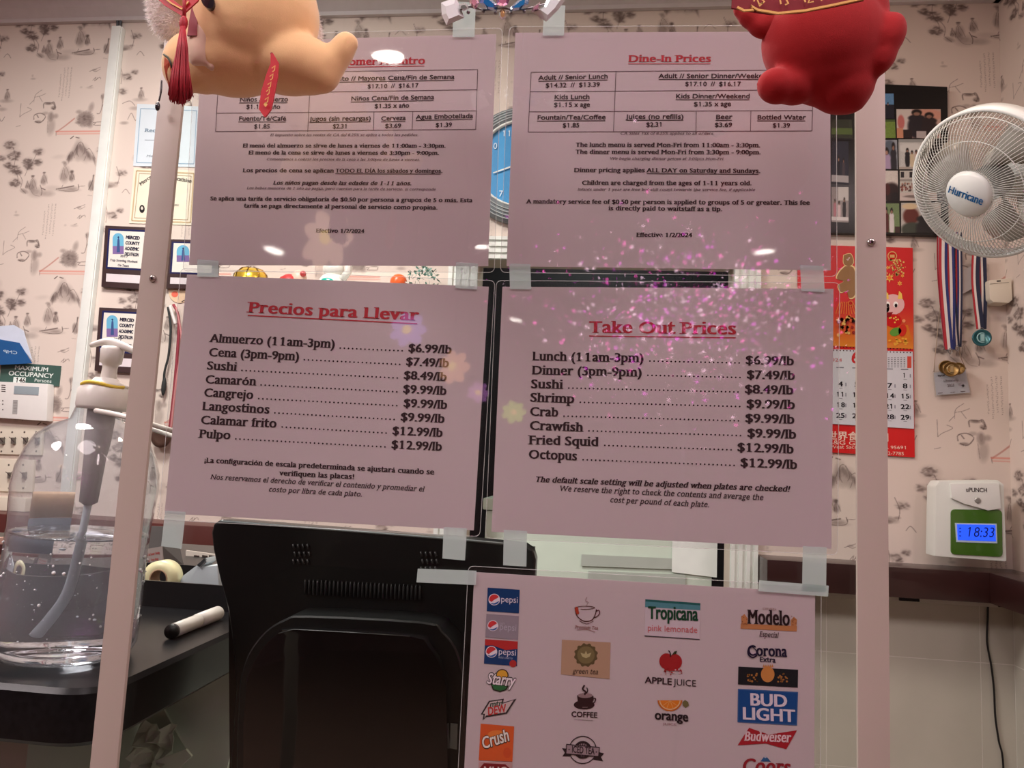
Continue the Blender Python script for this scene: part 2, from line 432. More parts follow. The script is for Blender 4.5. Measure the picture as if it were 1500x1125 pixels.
# mountain
for q_ in range(46):
    xx_ = 555 + rng.rand() * 215; tp_ = 60 + abs(xx_ - 655) * 1.05 + 12 * rng.rand(); stroke([(xx_, tp_), (xx_ + (xx_ - 655) * .12, tp_ + 30 + 40 * rng.rand())], 3 + 3 * rng.rand(), .10, soft=1.4)
for (x, y, rx, ry, an, a) in [(600, 130, 22, 60, 15, .2), (640, 110, 30, 70, -5, .26), (690, 140, 34, 62, -18, .25), (740, 170, 26, 36, -20, .22), (570, 165, 22, 34, 20, .22), (660, 180, 90, 24, 0, .1), (480, 170, 50, 16, -5, .07)]: wash(x, y, rx, ry, a, an, 1.1)
for p in [[(545, 195), (580, 130), (600, 140), (640, 60), (670, 55), (700, 110), (730, 105), (775, 190)], [(640, 60), (625, 120), (640, 170)], [(670, 60), (690, 120), (670, 160)], [(700, 110), (700, 160), (680, 205)], [(600, 140), (605, 180)]]: stroke(p, 1.6, .3)
# trees on the left
for (x, y, r, n) in [(90, 75, 50, 26), (120, 160, 55, 34), (70, 240, 34, 16), (120, 275, 45, 26), (230, 210, 40, 26), (320, 128, 38, 20), (310, 215, 34, 16), (240, 250, 36, 22), (130, 385, 44, 24), (150, 300, 30, 14), (20, 180, 30, 10)]: foliage(x, y, r, n, .30)
for p in [[(110, 90), (130, 170), (120, 260), (150, 340), (140, 400)], [(230, 200), (235, 250), (205, 330)], [(300, 150), (260, 230)], [(150, 300), (185, 360), (170, 430)]]: stroke(p, 1.8, .28)
# seated group
def figure(x, y, h, hat=True, a=.30, lean=0):
    wash(x, y + h * .1, h * .26, h * .42, a * 1.0, lean, .8); wash(x - h * .12, y + h * .25, h * .22, h * .2, a * .6, 20, .8); stroke([(x - h * .26, y + h * .4), (x - h * .12, y - h * .2), (x, y - h * .38), (x + h * .16, y - h * .1), (x + h * .3, y + h * .42)], 1.5, a)
    stroke([(x, y - h * .3), (x - h * .05, y), (x + h * .08, y + h * .3)], 1.3, a)
    wash(x, y - h * .5, h * .11, h * .1, a * 1.1, 0, .7)
    if hat: wash(x + 2, y - h * .58, h * .14, h * .06, a * 1.7, 0, .6)
figure(270, 390, 110); figure(362, 350, 90); figure(228, 400, 60, False)
wash(300, 460, 60, 36, .2); wash(290, 455, 30, 20, .12, 0, .6); wash(200, 450, 30, 16, .35, 20); wash(390, 470, 50, 22, .22); stroke([(330, 400), (345, 450), (335, 490)], 2, .45); stroke([(340, 425), (375, 440)], 2.4, .5)
stroke([(250, 430), (280, 480), (330, 490)], 1.3, .25); stroke([(175, 430), (215, 470)], 1.6, .35)
# boat with two people
stroke([(462, 432), (530, 420), (605, 405)], 3.2, .5); stroke([(480, 440), (560, 450), (630, 440), (640, 400)], 2, .34); wash(555, 440, 80, 14, .24); wash(590, 425, 40, 14, .24)
stroke([(505, 415), (515, 395)], 1.6, .4); figure(532, 300, 140, False, .27); wash(525, 215, 18, 10, .3); figure(586, 330, 74, True, .36); wash(584, 292, 15, 13, .55)
stroke([(635, 395), (640, 425)], 2, .5); stroke([(640, 410), (690, 405)], 1.6, .4)
wash(735, 405, 20, 40, .42, -12, .5); stroke([(757, 320), (745, 375), (715, 440)], 2.6, .5); stroke([(757, 320), (750, 445)], 1.6, .4); wash(758, 322, 7, 8, .4); stroke([(710, 480), (745, 485)], 1.2, .2)
wash(430, 425, 60, 20, .10)
# calligraphy
for k, (x, y0, y1) in enumerate([(455, 550, 800), (427, 550, 790), (400, 555, 830), (368, 610, 800)]):
    y = y0
    while y < y1:
        for _ in range(3): wash(x + rng.rand() * 9 - 4 - (y - y0) * 0.10 + 0, y + rng.rand() * 7, 3.2, 2.2, .26, rng.rand() * 180, .6)
        y += 13
# sparrows, stones
for p in [[(600, 590), (640, 575), (690, 555)], [(620, 580), (650, 592), (690, 570)], [(625, 665), (650, 640), (640, 670), (680, 640), (690, 660)], [(600, 715), (625, 708)], [(655, 660), (665, 640)]]: stroke(p, 1.6, .34)
wash(640, 577, 16, 7, .3); wash(600, 725, 26, 9, .16); wash(530, 722, 10, 8, .12); wash(140, 645, 20, 8, .2); wash(135, 620, 8, 10, .15)
# bare branch
for p in [[(145, 840), (160, 780), (215, 738)], [(155, 800), (200, 790), (245, 770)], [(110, 860), (150, 820)], [(190, 795), (215, 840)], [(30, 965), (40, 850)], [(30, 965), (60, 940), (125, 905), (90, 885)], [(0, 1045), (40, 1035)]]: stroke(p, 1.5, .3)
# rocks and the man in the straw hat
for p in [[(225, 890), (230, 850), (280, 850), (310, 845), (320, 900), (285, 890)], [(145, 985), (150, 950), (200, 935), (240, 960), (215, 1000), (185, 1015), (150, 1000)], [(170, 950), (185, 975)], [(300, 850), (315, 880), (300, 910)]]: stroke(p, 2.6, .48)
wash(265, 855, 30, 10, .5); wash(180, 1005, 26, 9, .45); wash(240, 935, 24, 12, .22); wash(305, 890, 18, 14, .4)
wash(282, 965, 26, 40, .28, 0, .5); wash(284, 960, 12, 26, .2, 0, .4); wash(322, 960, 20, 18, .3); wash(285, 1050, 30, 62, .24, 3, .8); stroke([(258, 1000), (258, 1100)], 1.4, .25)
# roof with a tree before it
foliage(560, 985, 55, 20, .2)
wash(560, 985, 66, 62, .42, 0, .35, .25); wash(610, 890, 20, 36, .3, 10); wash(510, 925, 22, 14, .3); wash(600, 1035, 22, 22, .32); wash(500, 1015, 20, 10, .3)
stroke([(330, 1090), (400, 1040), (480, 975)], 3.4, .20); stroke([(330, 1090), (400, 1040), (480, 975)], 4, .3, RED)
stroke([(325, 1088), (720, 1086)], 4, .42, RED, 1.0); stroke([(330, 1108), (720, 1106)], 3, .3, RED, 1.0); stroke([(325, 1085), (325, 1125)], 1.6, .4)
stroke([(695, 790), (700, 860), (680, 935), (650, 940)], 2, .4); wash(705, 800, 16, 20, .34); stroke([(700, 880), (715, 860), (712, 930)], 1.8, .4)
stroke([(625, 1015), (700, 1010), (695, 1035), (630, 1035), (650, 1015)], 1.8, .42)
stroke([(600, 2), (585, 15), (575, 22)], 2.6, .55); stroke([(620, 10), (650, 18)], 2.6, .5)
# the strip hidden from the first column: trees, a bank and a cottage
for (x, y, r, n) in [(830, 120, 40, 20), (850, 60, 34, 16), (900, 640, 40, 16), (960, 600, 26, 10), (860, 760, 36, 18), (980, 300, 34, 12)]: foliage(x, y, r, n, .26)
for p in [[(800, 330), (840, 300), (880, 340)], [(830, 520), (860, 600), (850, 700)], [(940, 250), (960, 330), (940, 400)], [(860, 860), (920, 840), (960, 880)], [(900, 990), (930, 940), (960, 1000), (990, 960)], [(980, 460), (1010, 430), (1040, 470)]]: stroke(p, 1.7, .36)
wash(900, 395, 40, 18, .34, 10); wash(880, 410, 24, 12, .4); wash(940, 380, 18, 8, .34); wash(960, 900, 40, 14, .24); wash(870, 1020, 30, 12, .3); figure(1010, 780, 80, True, .3); wash(1000, 830, 50, 14, .22)
INK = np.clip(INK * 1.15, 0, .85)
base = np.array([218, 204, 193.0]); inkc = np.array([92, 78, 74.0]); redc = np.array([214, 120, 104.0])
TILE = base[None, None] * (1 - INK[..., None]) + inkc[None, None] * INK[..., None]
TILE = TILE * (1 - RED[..., None]) + redc * RED[..., None]
TILE = TILE[np.arange(NT) % (NT - 1)][:, np.arange(NT) % (NT - 1)]
O = at(0, 200, WY); DXG, DZG = TW / (NT - 1), TH / (NT - 1)
full_mesh = None
def wpanel(i0, i1, j0, j1, corner, parent, st=1, rot=0.0):
    """tile columns i0..i1 (rightwards), rows j0..j1 (downwards); corner = world place of tile (0,0)"""
    global full_mesh
    full = (i0, i1, j0, j1, st) == (0, NT - 1, 0, NT - 1, 1)
    if full and full_mesh: o = bpy.data.objects.new('wallpaper_panel', full_mesh); COL.objects.link(o)
    else:
        ii = np.unique(np.append(np.arange(i0, i1 + 1, st), i1)); jj = np.unique(np.append(np.arange(j0, j1 + 1, st), j1))
        gx, gz = np.meshgrid(ii * DXG, -jj * DZG); V = np.stack([gx, 0 * gx, gz], -1).reshape(-1, 3)
        o = grid_mesh('wallpaper_panel', V, len(jj), len(ii), TILE[np.ix_(jj, ii)], wall_back, WPAPER, base=(0, 0, 0))
        if full: full_mesh = o.data
    o.parent = parent; o.location = Vector(corner) - WL[parent.name]; o.rotation_euler = (0, 0, rot)
def fill_region(x0, x1, z0, z1, st=1):
    for k in range(math.floor((x0 - O.x) / TW), math.ceil((x1 - O.x) / TW)):
        for j in range(math.floor((O.z - z1) / TH), math.ceil((O.z - z0) / TH)):
            ox, oz = O.x + k * TW, O.z - j * TH
            i0 = max(0, round((x0 - ox) / DXG)); i1 = min(NT - 1, round((x1 - ox) / DXG)); j0 = max(0, round((oz - z1) / DZG)); j1 = min(NT - 1, round((oz - z0) / DZG))
            if i1 - i0 > 2 and j1 - j0 > 2: wpanel(i0, i1, j0, j1, (ox, WY - 0.0015, oz), wall_back, st)
ZTOP = CZ + 1.56
fill_region(-2.787, -1.206, ZT, ZTOP); fill_region(-1.206, -0.50, ZT, ZTOP, 2); fill_region(-0.50, 0.503, DZ + 0.075, ZTOP, 2)
fill_region(0.503, 0.902, ZT, ZTOP, 1); fill_region(0.902, XR, ZT, ZTOP)
for j in range(-2, 4):   # right wall, one strip on from the corner
    oz = O.z - j * TH
    if oz > ZT + .05: wpanel(0, NT - 1, 0, NT - 1 if oz - TH > ZT else round((oz - ZT) / DZG), (XR - 0.0015, WY, oz), wall_right, 1, -math.pi / 2)

# ---- wall tiles below the shelf
m_tile = M('stone_look_wall_tile', (186, 182, 168), 0.3, scale=5, var=0.07); m_grout = M('grout', (214, 210, 200), 0.9)
gz = CZ - 0.511; th_ = 0.322; tw_ = 0.43
def tiles(xa, xb, fixed, parent, along='x'):
    x = xa
    xs = [xb]
    while xs[-1] > xa + 0.02: xs.append(max(xa, xs[-1] - tw_))
    if along == 'x': xs = [XR, 1.135] + [1.135 - tw_ * k for k in range(1, 20) if 1.135 - tw_ * k > xa] + [xa]
    for a, b in zip(xs[1:], xs[:-1]):
        z = gz + th_
        while z > 0.01:
            zt = min(z, ZT); zb = max(z - th_, 0.0)
            if zt - zb > 0.01:
                ac = Acc(); g = 0.0012
                if along == 'x': ac.box(a + g, b - g, fixed - 0.009 - random.random() * .0006, fixed - 0.001, zb + g, zt - g, m_tile)
                else: ac.box(fixed - 0.009, fixed - 0.001, a + g, b - g, zb + g, zt - g, m_tile)
                ac.build('tile', parent)
            z -= th_
tiles(0.505, XR, WY, wall_back); tiles(0.9, WY - 0.012, XR, wall_right, 'y')
gr = Acc(); gr.box(0.505, XR - 0.002, WY - 0.0086, WY - 0.0001, 0, ZT, m_grout); gr.build('grout', wall_back)
gr = Acc(); gr.box(XR - 0.0086, XR - 0.0001, 0.9, WY - 0.01, 0, ZT, m_grout); gr.build('grout', wall_right)

# ---- long dark wall shelf
m_shelf = M('dark_mahogany', (46, 22, 20), 0.35, scale=9, var=0.25, coat=0.3); m_shelfred = M('mahogany_red', (84, 40, 36), 0.45, scale=9, var=0.2)
m_bracket = M('shelf_support_white', (205, 200, 190), 0.6)
def shelf(x0, x1, label, ret=False):
    t = thing('wall_shelf', label, 'shelf', ((x0 + x1) / 2, WY - .06, CZ - 0.324))
    b = Acc().box(x0, x1, WY - 0.13, WY, CZ - 0.324, CZ - 0.240, m_shelf if ret else m_shelfred)
    if ret: b.box(XR - 0.13, XR, 0.9, WY - 0.13, CZ - 0.324, CZ - 0.240, m_shelf)
    b.build('board', t, bevel=0.004)
    a = Acc().box(x0, x1 - 0.02, WY - 0.05, WY - 0.012, CZ - 0.345, CZ - 0.3245, m_bracket); a.build('support_rail', t)
    x = x0 + 0.12
    while x < x1 - 0.05:
        Acc().box(x, x + 0.055, WY - 0.056, WY - 0.051, CZ - 0.343, CZ - 0.328, m_dark).build('bracket', t); x += 0.27
    return t
shelf(0.505, XR - 0.002, 'long dark brown wooden wall shelf to the right of the doorway, under the time clock', True)
shelf(-2.9, -0.505, 'long reddish brown wooden wall shelf left of the doorway, under the switch plates')

# ================================================================== THE CLEAR SCREEN AND ITS SHEETS
m_post = M('painted_aluminium_strip', (178, 164, 154), 0.42, var=0.02, scale=12); m_screw = M('steel_screw', (190, 185, 180), 0.25, metal=0.9, var=0)
m_acr = thin_clear('clear_acrylic', (0.955, 0.975, 0.965), 0.55)
m_lam = thin_clear('clear_laminate', (0.97, 0.96, 0.965), 1.0, 0.03, bump=0.09, bscale=6.0)
m_edge = thin_clear('laminate_edge_glint', (1, 1, 1), 1.0, 0.2, haze=0.35, hazecol=(235, 235, 235))  # whitish haze stands in for the highlight along the laminate edges
m_tape = thin_clear('frosted_tape', (1, 1, 1), 0.7, 0.15, haze=0.5, hazecol=(214, 228, 226))
def paper_mat(name, rgb):
    m = bpy.data.materials.new(name); m.use_nodes = True; nt = m.node_tree; b = nt.nodes['Principled BSDF']
    b.inputs['Roughness'].default_value = 0.6; b.inputs['Specular IOR Level'].default_value = 0.2
    n = nt.nodes.new('ShaderNodeTexNoise'); n.inputs['Scale'].default_value = 900; mx = nt.nodes.new('ShaderNodeMix'); mx.data_type = 'RGBA'
    c = lin(rgb); mx.inputs[6].default_value = (*[v * .97 for v in c], 1); mx.inputs[7].default_value = (*c, 1)
    tc = nt.nodes.new('ShaderNodeTexCoord'); nt.links.new(tc.outputs['Object'], n.inputs['Vector'])
    nt.links.new(n.outputs['Fac'], mx.inputs[0]); nt.links.new(mx.outputs[2], b.inputs['Base Color'])
    tr = nt.nodes.new('ShaderNodeBsdfTranslucent'); nt.links.new(mx.outputs[2], tr.inputs[0])
    ms = nt.nodes.new('ShaderNodeMixShader'); ms.inputs[0].default_value = 0.28
    nt.links.new(b.outputs[0], ms.inputs[1]); nt.links.new(tr.outputs[0], ms.inputs[2]); nt.links.new(ms.outputs[0], nt.nodes['Material Output'].inputs[0])
    return m
m_paper = paper_mat('white_paper', (220, 209, 210))
k_txt = ink((58, 44, 46)); k_red = ink((186, 58, 66)); k_grey = ink((110, 92, 96)); k_line = ink((92, 72, 78))

PX0, PX1 = -0.4156, -0.3915; QX0, QX1 = 0.2072, 0.2305; GZ0, GZ1 = CZ - 0.60, CZ + 0.66
g = thing('sneeze_guard', 'clear acrylic counter screen held between two pinkish beige metal strips', 'screen', (-0.09, 0, GZ0))
Acc().box(PX0 + 0.004, QX1 - 0.004, 0.0, 0.005, GZ0, GZ1, m_acr).build('acrylic_pane', g)
for a, b in ((PX0, PX1), (QX0, QX1)):
    Acc().box(a, b, -0.004, -0.0002, GZ0, GZ1, m_post).build('upright_strip', g, bevel=0.0006)
Acc().box(PX0, QX1, -0.004, 0.011, GZ1, GZ1 + 0.02, m_post).build('top_rail', g, bevel=0.001)
Acc().box(PX0 - .02, QX1 + .02, -0.02, 0.03, GZ0 - 0.02, GZ0, m_post).build('bottom_rail', g, bevel=0.001)
for (sx, sy) in ((224, 408), (1276, 355)):
    c = at(sx, sy, -0.004)
    a = Acc().lathe(c, [(0.0034, 0.0), (0.0033, 0.0008), (0.0024, 0.0018), (0.0013, 0.0021)], m_screw, 20, (0, -1, 0))
    a.lathe(c + Vector((0, -0.0021, 0)), [(0.0012, 0.0), (0.0012, 0.0002)], k_txt, 6, (0, -1, 0)); a.build('screw', g)

def grow(pts, d):
    c = (sum(p[0] for p in pts) / 4, sum(p[1] for p in pts) / 4)
    return [(x + (d if x > c[0] else -d), y + (d if y > c[1] else -d)) for x, y in pts]
def sheet(name, label, corners, group=None, yo=0.0, gm=9):
    c = P(corners, -0.0012 - yo); loc = (sum(v.x for v in c) / 4, -0.0012 - yo, min(v.z for v in c))
    t = thing(name, label, 'sign', loc, group)
    Acc().prism(c, (0, 0.0003, 0), m_paper).build('paper', t)
    o = rounded(P(grow(corners, gm), -0.0021 - yo), 0.005)
    Acc().prism(o, (0, 0.00015, 0), m_lam).build('laminate', t)
    Acc().tube(o, 0.00025, m_edge, 5, True).build('laminate_edge_glint', t)
    return t
def conv(x0, y0, s): return lambda x, y: (x0 + x / s, y0 + y / s)
YT = -0.00145
def lines(acc, cv, s, rows, mat, Y=YT):
    for r in rows:
        tx, a, b, cap, st = r[:5]
        text(acc, tx, cv(*a), cv(*b), cap / s, st, mat, Y, under=(r[5] / s if len(r) > 5 else 0))
S, SB, SBI, SI, G_ = 'serif', 'serif_bold', 'serif_bold_ital', 'serif_ital', 'sans_bold'

# --- sheet A: dine-in prices in Spanish
A_ = [(296, 62), (727, 50), (715, 390), (277, 388)]
t = sheet('price_sheet', 'upper left laminated sheet of dine-in prices in Spanish, partly behind the cream plush', A_, 'laminated price sheets taped to the screen')
cv = conv(270, 40, 3.1255); s = 3.1255
a = Acc(); text(a, 'Comer Adentro', cv(712, 174), cv(1100, 168), 33 / s, SB, k_red, YT, under=1.0); a.build('red_heading', t)
a = Acc()
U = 3.2
lines(a, cv, s, [
 ('Adulto // Mayores Almuerzo', (175, 262), (545, 256), 19, G_, U), ('$14.32  //  $13.39', (240, 296), (480, 292), 19, G_),
 ('Adulto // Mayores Cena/Fin de Semana', (652, 246), (1235, 236), 20, G_, U), ('$17.10  //  $16.17', (838, 280), (1070, 275), 20, G_),
 ('Niños Almuerzo', (252, 340), (473, 339), 20, G_, U), ('$1.15 x año', (282, 373), (437, 373), 20, G_),
 ('Niños Cena/Fin de Semana', (762, 336), (1142, 329), 20, G_, U), ('$1.35 x año', (870, 370), (1028, 367), 20, G_),
 ('Fuente/Té/Café', (248, 427), (464, 427), 20, G_, U), ('$1.85', (318, 463), (390, 463), 20, G_),
 ('Jugos (sin recargas)', (575, 429), (853, 426), 20, G_, U), ('$2.31', (678, 463), (748, 462), 20, G_),
 ('Cerveza', (900, 427), (1012, 424), 20, G_, U), ('$3.69', (918, 461), (991, 460), 20, G_),
 ('Agua Embotellada', (1060, 420), (1320, 415), 20, G_, U), ('$1.39', (1150, 457), (1224, 455), 20, G_)], k_txt)
lines(a, cv, s, [
 ('El menú del almuerzo se sirve de lunes a viernes de 11:00am - 3:30pm.', (267, 550), (1195, 551), 18, SB),
 ('El menú de la cena se sirve de lunes a viernes de 3:30pm - 9:00pm.', (293, 582), (1165, 584), 18, SB),
 ('Los precios de cena se aplican ', (267, 663), (692, 665), 18, SB), ('TODO EL DÍA los sábados y domingos', (692, 665), (1174, 666), 18, SB, U), ('.', (1175, 666), (1181, 666), 18, SB),
 ('Los niños pagan desde las edades de 1-11 años.', (405, 720), (1038, 723), 18, SBI),
 ('Se aplica una tarifa de servicio obligatoria de $0.50 por persona a grupos de 5 o más. Esta', (118, 792), (1318, 801), 18, SB),
 ('tarifa se paga directamente al personal de servicio como propina.', (273, 825), (1158, 834), 18, SB),
 ('Efectivo 1/2/2024', (602, 939), (822, 942), 18, SB)], k_txt)
lines(a, cv, s, [
 ('El impuesto sobre las ventas de CA del 8.25% se aplica a todos los pedidos.', (392, 498), (1070, 498), 12, SI),
 ('Comenzamos a cobrar los precios de la cena a las 3:00pm de lunes a viernes.', (375, 609), (1078, 612), 12, SI),
 ('Los bebés menores de 1 año no pagan, pero cuentan para la tarifa de servicio, si corresponde', (285, 741), (1150, 748), 12, SI)], k_grey)
a.build('lettering', t)
a = Acc()
for p, q in [((158, 210), (1343, 193)), ((151, 304), (1339, 285)), ((147, 393), (1336, 382)), ((143, 477), (1334, 467)), ((158, 210), (143, 477)), ((1343, 193), (1334, 467)), ((578, 204), (565, 478)), ((868, 388), (866, 471)), ((1046, 386), (1043, 469))]:
    line(a, cv(*p), cv(*q), 0.8, k_line, YT)
a.build('table_rules', t)

# --- sheet B: dine-in prices in English
t = sheet('price_sheet', 'upper right laminated sheet headed Dine-In Prices, partly behind the red plush', [(755, 48), (1216, 46), (1217, 396), (742, 390)], 'laminated price sheets taped to the screen')
cv = conv(740, 40, 3.0); s = 3.0
a = Acc(); text(a, 'Dine-In Prices', cv(541, 152), cv(903, 152), 31 / s, SB, k_red, YT, under=1.0); a.build('red_heading', t)
a = Acc(); U = 3.2
lines(a, cv, s, [
 ('Adult // Senior Lunch', (146, 231), (450, 225), 20, G_, U), ('$14.32  //  $13.39', (177, 265), (415, 260), 20, G_),
 ('Adult // Senior Dinner/Weekend', (674, 223), (1168, 223), 20, G_, U), ('$17.10  //  $16.17', (790, 258), (1034, 258), 20, G_),
 ('Kids Lunch', (215, 316), (370, 315), 20, G_, U), ('$1.15 x age', (213, 350), (371, 349), 20, G_),
 ('Kids Dinner/Weekend', (749, 312), (1074, 312), 20, G_, U), ('$1.35 x age', (828, 347), (991, 346), 20, G_),
 ('Fountain/Tea/Coffee', (140, 406), (440, 404), 20, G_, U), ('$1.85', (252, 440), (325, 439), 20, G_),
 ('Juices (no refills)', (532, 402), (783, 402), 20, G_, U), ('$2.31', (619, 437), (693, 436), 20, G_),
 ('Beer', (925, 403), (996, 403), 20, G_, U), ('$3.69', (920, 438), (996, 438), 20, G_),
 ('Bottled Water', (1107, 405), (1319, 405), 20, G_, U), ('$1.39', (1175, 440), (1251, 440), 20, G_),
 ('The lunch menu is served Mon-Fri from 11:00am - 3:30pm.', (310, 525), (1120, 527), 19, SB),
 ('The dinner menu is served Mon-Fri from 3:30pm - 9:00pm.', (309, 556), (1122, 558), 19, SB),
 ('Dinner pricing applies ', (302, 636), (622, 637), 19, SB), ('ALL DAY on Saturday and Sundays', (622, 637), (1113, 640), 19, SB, U), ('.', (1114, 640), (1120, 640), 19, SB),
 ('Children are charged from the ages of 1-11 years old.', (337, 692), (1082, 694), 19, SB),
 ('A mandatory service fee of $0.50 per person is applied to groups of 5 or greater. This fee', (93, 774), (1338, 780), 19, SB),
 ('is directly paid to waitstaff as a tip.', (454, 804), (953, 808), 19, SB),
 ('Effective 1/2/2024', (576, 921), (820, 922), 19, SB)], k_txt)
lines(a, cv, s, [
 ('CA Sales Tax of 8.25% applies to all orders.', (505, 471), (917, 472), 12, SI),
 ('We begin charging dinner prices at 3:00pm Mon-Fri.', (458, 582), (962, 584), 12, SI),
 ('Infants under 1 year are free but still count towards the service fee, if applicable', (317, 718), (1097, 720), 12, SI)], k_grey)
a.build('lettering', t)
a = Acc()
for p, q in [((114, 197), (1356, 186)), ((109, 283), (1352, 274)), ((105, 371), (1350, 365)), ((101, 460), (1348, 455)), ((114, 197), (101, 460)), ((1356, 186), (1348, 455)), ((487, 192), (476, 458)), ((840, 368), (838, 457)), ((1080, 367), (1078, 456))]:
    line(a, cv(*p), cv(*q), 0.8, k_line, YT)
a.build('table_rules', t)

def dots(acc, p, q, mat, Y, step=6.1, r=1.25):
    d = math.dist(p, q); n = max(2, round(d / step))
    for i in range(n):
        u_ = (i + .5) / n; x, y = p[0] + (q[0] - p[0]) * u_, p[1] + (q[1] - p[1]) * u_
        acc.flat(P(circ(x, y - 1.2, r, n=8), Y), mat)
def menu(t, cv, s, rows, cap):
    a = Acc(); dd = Acc(); pp = Acc()
    for n, n0, n1, d0, d1, pr, p0, p1 in rows:
        text(a, n, cv(*n0), cv(*n1), cap / s, SB, k_txt, YT); dots(dd, cv(*d0), cv(*d1), k_txt, YT)
        text(pp, pr, cv(*p0), cv(*p1), cap / s, SB, k_txt, YT)
    a.build('item_names', t); dd.build('dotted_leaders', t); pp.build('prices', t)
# --- sheet C: take out prices in Spanish
t = sheet('price_sheet', 'lower left laminated sheet headed Precios para Llevar, in Spanish', [(274, 402), (716, 420), (694, 777), (241, 752)], 'laminated price sheets taped to the screen', 0.0004)
YT = -0.00185
cv = conv(240, 390, 2.812); s = 2.812
a = Acc(); text(a, 'Precios para Llevar', cv(347, 190), cv(1045, 224), 44 / s, SB, k_red, YT, under=1.6); a.build('red_heading', t)
menu(t, cv, s, [
 ('Almuerzo (11am-3pm)', (190, 312), (702, 337), (718, 340), (990, 352), '$6.99/lb', (1006, 352), (1183, 360)),
 ('Cena (3pm-9pm)', (184, 370), (555, 388), (570, 388), (980, 408), '$7.49/lb', (996, 408), (1172, 416)),
 ('Sushi', (176, 425), (298, 431), (313, 432), (970, 464), '$8.49/lb', (987, 464), (1163, 473)),
 ('Camarón', (170, 482), (377, 491), (392, 492), (968, 521), '$9.99/lb', (984, 521), (1162, 530)),
 ('Cangrejo', (164, 536), (366, 547), (382, 548), (968, 578), '$9.99/lb', (986, 579), (1165, 588)),
 ('Langostinos', (157, 592), (433, 607), (449, 607), (957, 635), '$9.99/lb', (974, 636), (1154, 645)),
 ('Calamar frito', (151, 649), (462, 665), (479, 665), (924, 691), '$12.99/lb', (940, 693), (1146, 703)),
 ('Pulpo', (145, 706), (272, 713), (288, 714), (919, 748), '$12.99/lb', (936, 750), (1143, 760))], 34)
a = Acc()
lines(a, cv, s, [('¡La configuración de escala predeterminada se ajustará cuando se', (165, 808), (1112, 858), 20, SB), ('verifiquen las placas!', (476, 861), (783, 877), 20, SB)], k_txt, YT)
lines(a, cv, s, [('Nos reservamos el derecho de verificar el contenido y promediar el', (190, 877), (1070, 928), 20, SI), ('costo por libra de cada plato.', (430, 928), (815, 949), 20, SI)], k_txt, YT)
a.build('footnote', t)
# --- sheet D: take out prices in English
t = sheet('price_sheet', 'lower right laminated sheet headed Take Out Prices, an English list of prices per pound', [(736, 420), (1221, 423), (1218, 804), (720, 779)], 'laminated price sheets taped to the screen', 0.0004)
cv = conv(710, 390, 2.679); s = 2.679
a = Acc(); text(a, 'Take Out Prices', cv(410, 261), cv(985, 268), 46 / s, SB, k_red, YT, under=1.6); a.build('red_heading', t)
menu(t, cv, s, [
 ('Lunch (11am-3pm)', (187, 369), (622, 377), (640, 375), (1007, 383), '$6.99/lb', (1023, 384), (1212, 389)),
 ('Dinner (3pm-9pm)', (185, 424), (615, 433), (632, 431), (1010, 440), '$7.49/lb', (1028, 441), (1216, 446)),
 ('Sushi', (181, 478), (305, 481), (322, 481), (1002, 497), '$8.49/lb', (1020, 498), (1210, 503)),
 ('Shrimp', (178, 531), (350, 537), (367, 537), (1009, 554), '$9.99/lb', (1027, 556), (1216, 560)),
 ('Crab', (177, 586), (287, 590), (303, 591), (1004, 610), '$9.99/lb', (1022, 612), (1214, 618)),
 ('Crawfish', (176, 641), (384, 649), (401, 649), (1012, 668), '$9.99/lb', (1030, 670), (1221, 677)),
 ('Fried Squid', (173, 698), (445, 706), (463, 706), (975, 724), '$12.99/lb', (991, 726), (1211, 735)),
 ('Octopus', (172, 754), (361, 762), (378, 762), (987, 785), '$12.99/lb', (1003, 786), (1225, 796))], 34)
a = Acc()
lines(a, cv, s, [('The default scale setting will be adjusted when plates are checked!', (197, 846), (1195, 885), 21, SBI), ('We reserve the right to check the contents and average the', (292, 882), (1092, 918), 21, SI), ('cost per pound of each plate.', (490, 926), (880, 946), 21, SI)], k_txt, YT)
a.build('footnote', t)

# --- sheet E: the drinks with their logos
YT = -0.00145
tE = sheet('drinks_sheet', 'lowest laminated sheet, printed with coloured logos of soft drinks, teas, juices and beers', [(695, 838), (1194, 868), (1192, 1262), (674, 1240)])
c1 = lambda x, y: (680 + x / 3.814, 830 + y / 3.814)
c2 = lambda x, y: (920 + x / 3.813, 830 + y / 3.813)
LY = 0.00007
def poly(acc, cv, pts, rgb, lay=0): acc.flat(P([cv(*p) for p in pts], YT - LY * lay), ink(rgb))
def ctext(acc, cv, sc, s_, p0, p1, cap, st, rgb, lay=1, under=0): text(acc, s_, cv(*p0), cv(*p1), cap / sc, st, ink(rgb), YT - LY * lay, under=under)
def cst(acc, cv, sc, pts, w_, rgb, lay=1, smooth=True):
    q = spline([(x, y, 0) for x, y in pts], 5) if smooth else [Vector((x, y, 0)) for x, y in pts]
    strip(acc, [cv(v.x, v.y) for v in q], w_ / sc, ink(rgb), YT - LY * lay)
def globe(a, cv, cx, cy, r, lay=2):
    poly(a, cv, circ(cx, cy, r * 1.08, n=28), (235, 230, 235), lay)
    poly(a, cv, circ(cx, cy, r * .95, n=16, a0=170, a1=330) + [(cx + r * .5, cy - r * .25), (cx - r * .1, cy + r * .1), (cx - r * .5, cy + r * .45)], (206, 60, 62), lay + 1)
    poly(a, cv, circ(cx, cy, r * .95, n=14, a0=15, a1=140) + [(cx - r * .1, cy + r * .72), (cx + r * .45, cy + r * .5)], (40, 92, 160), lay + 1)
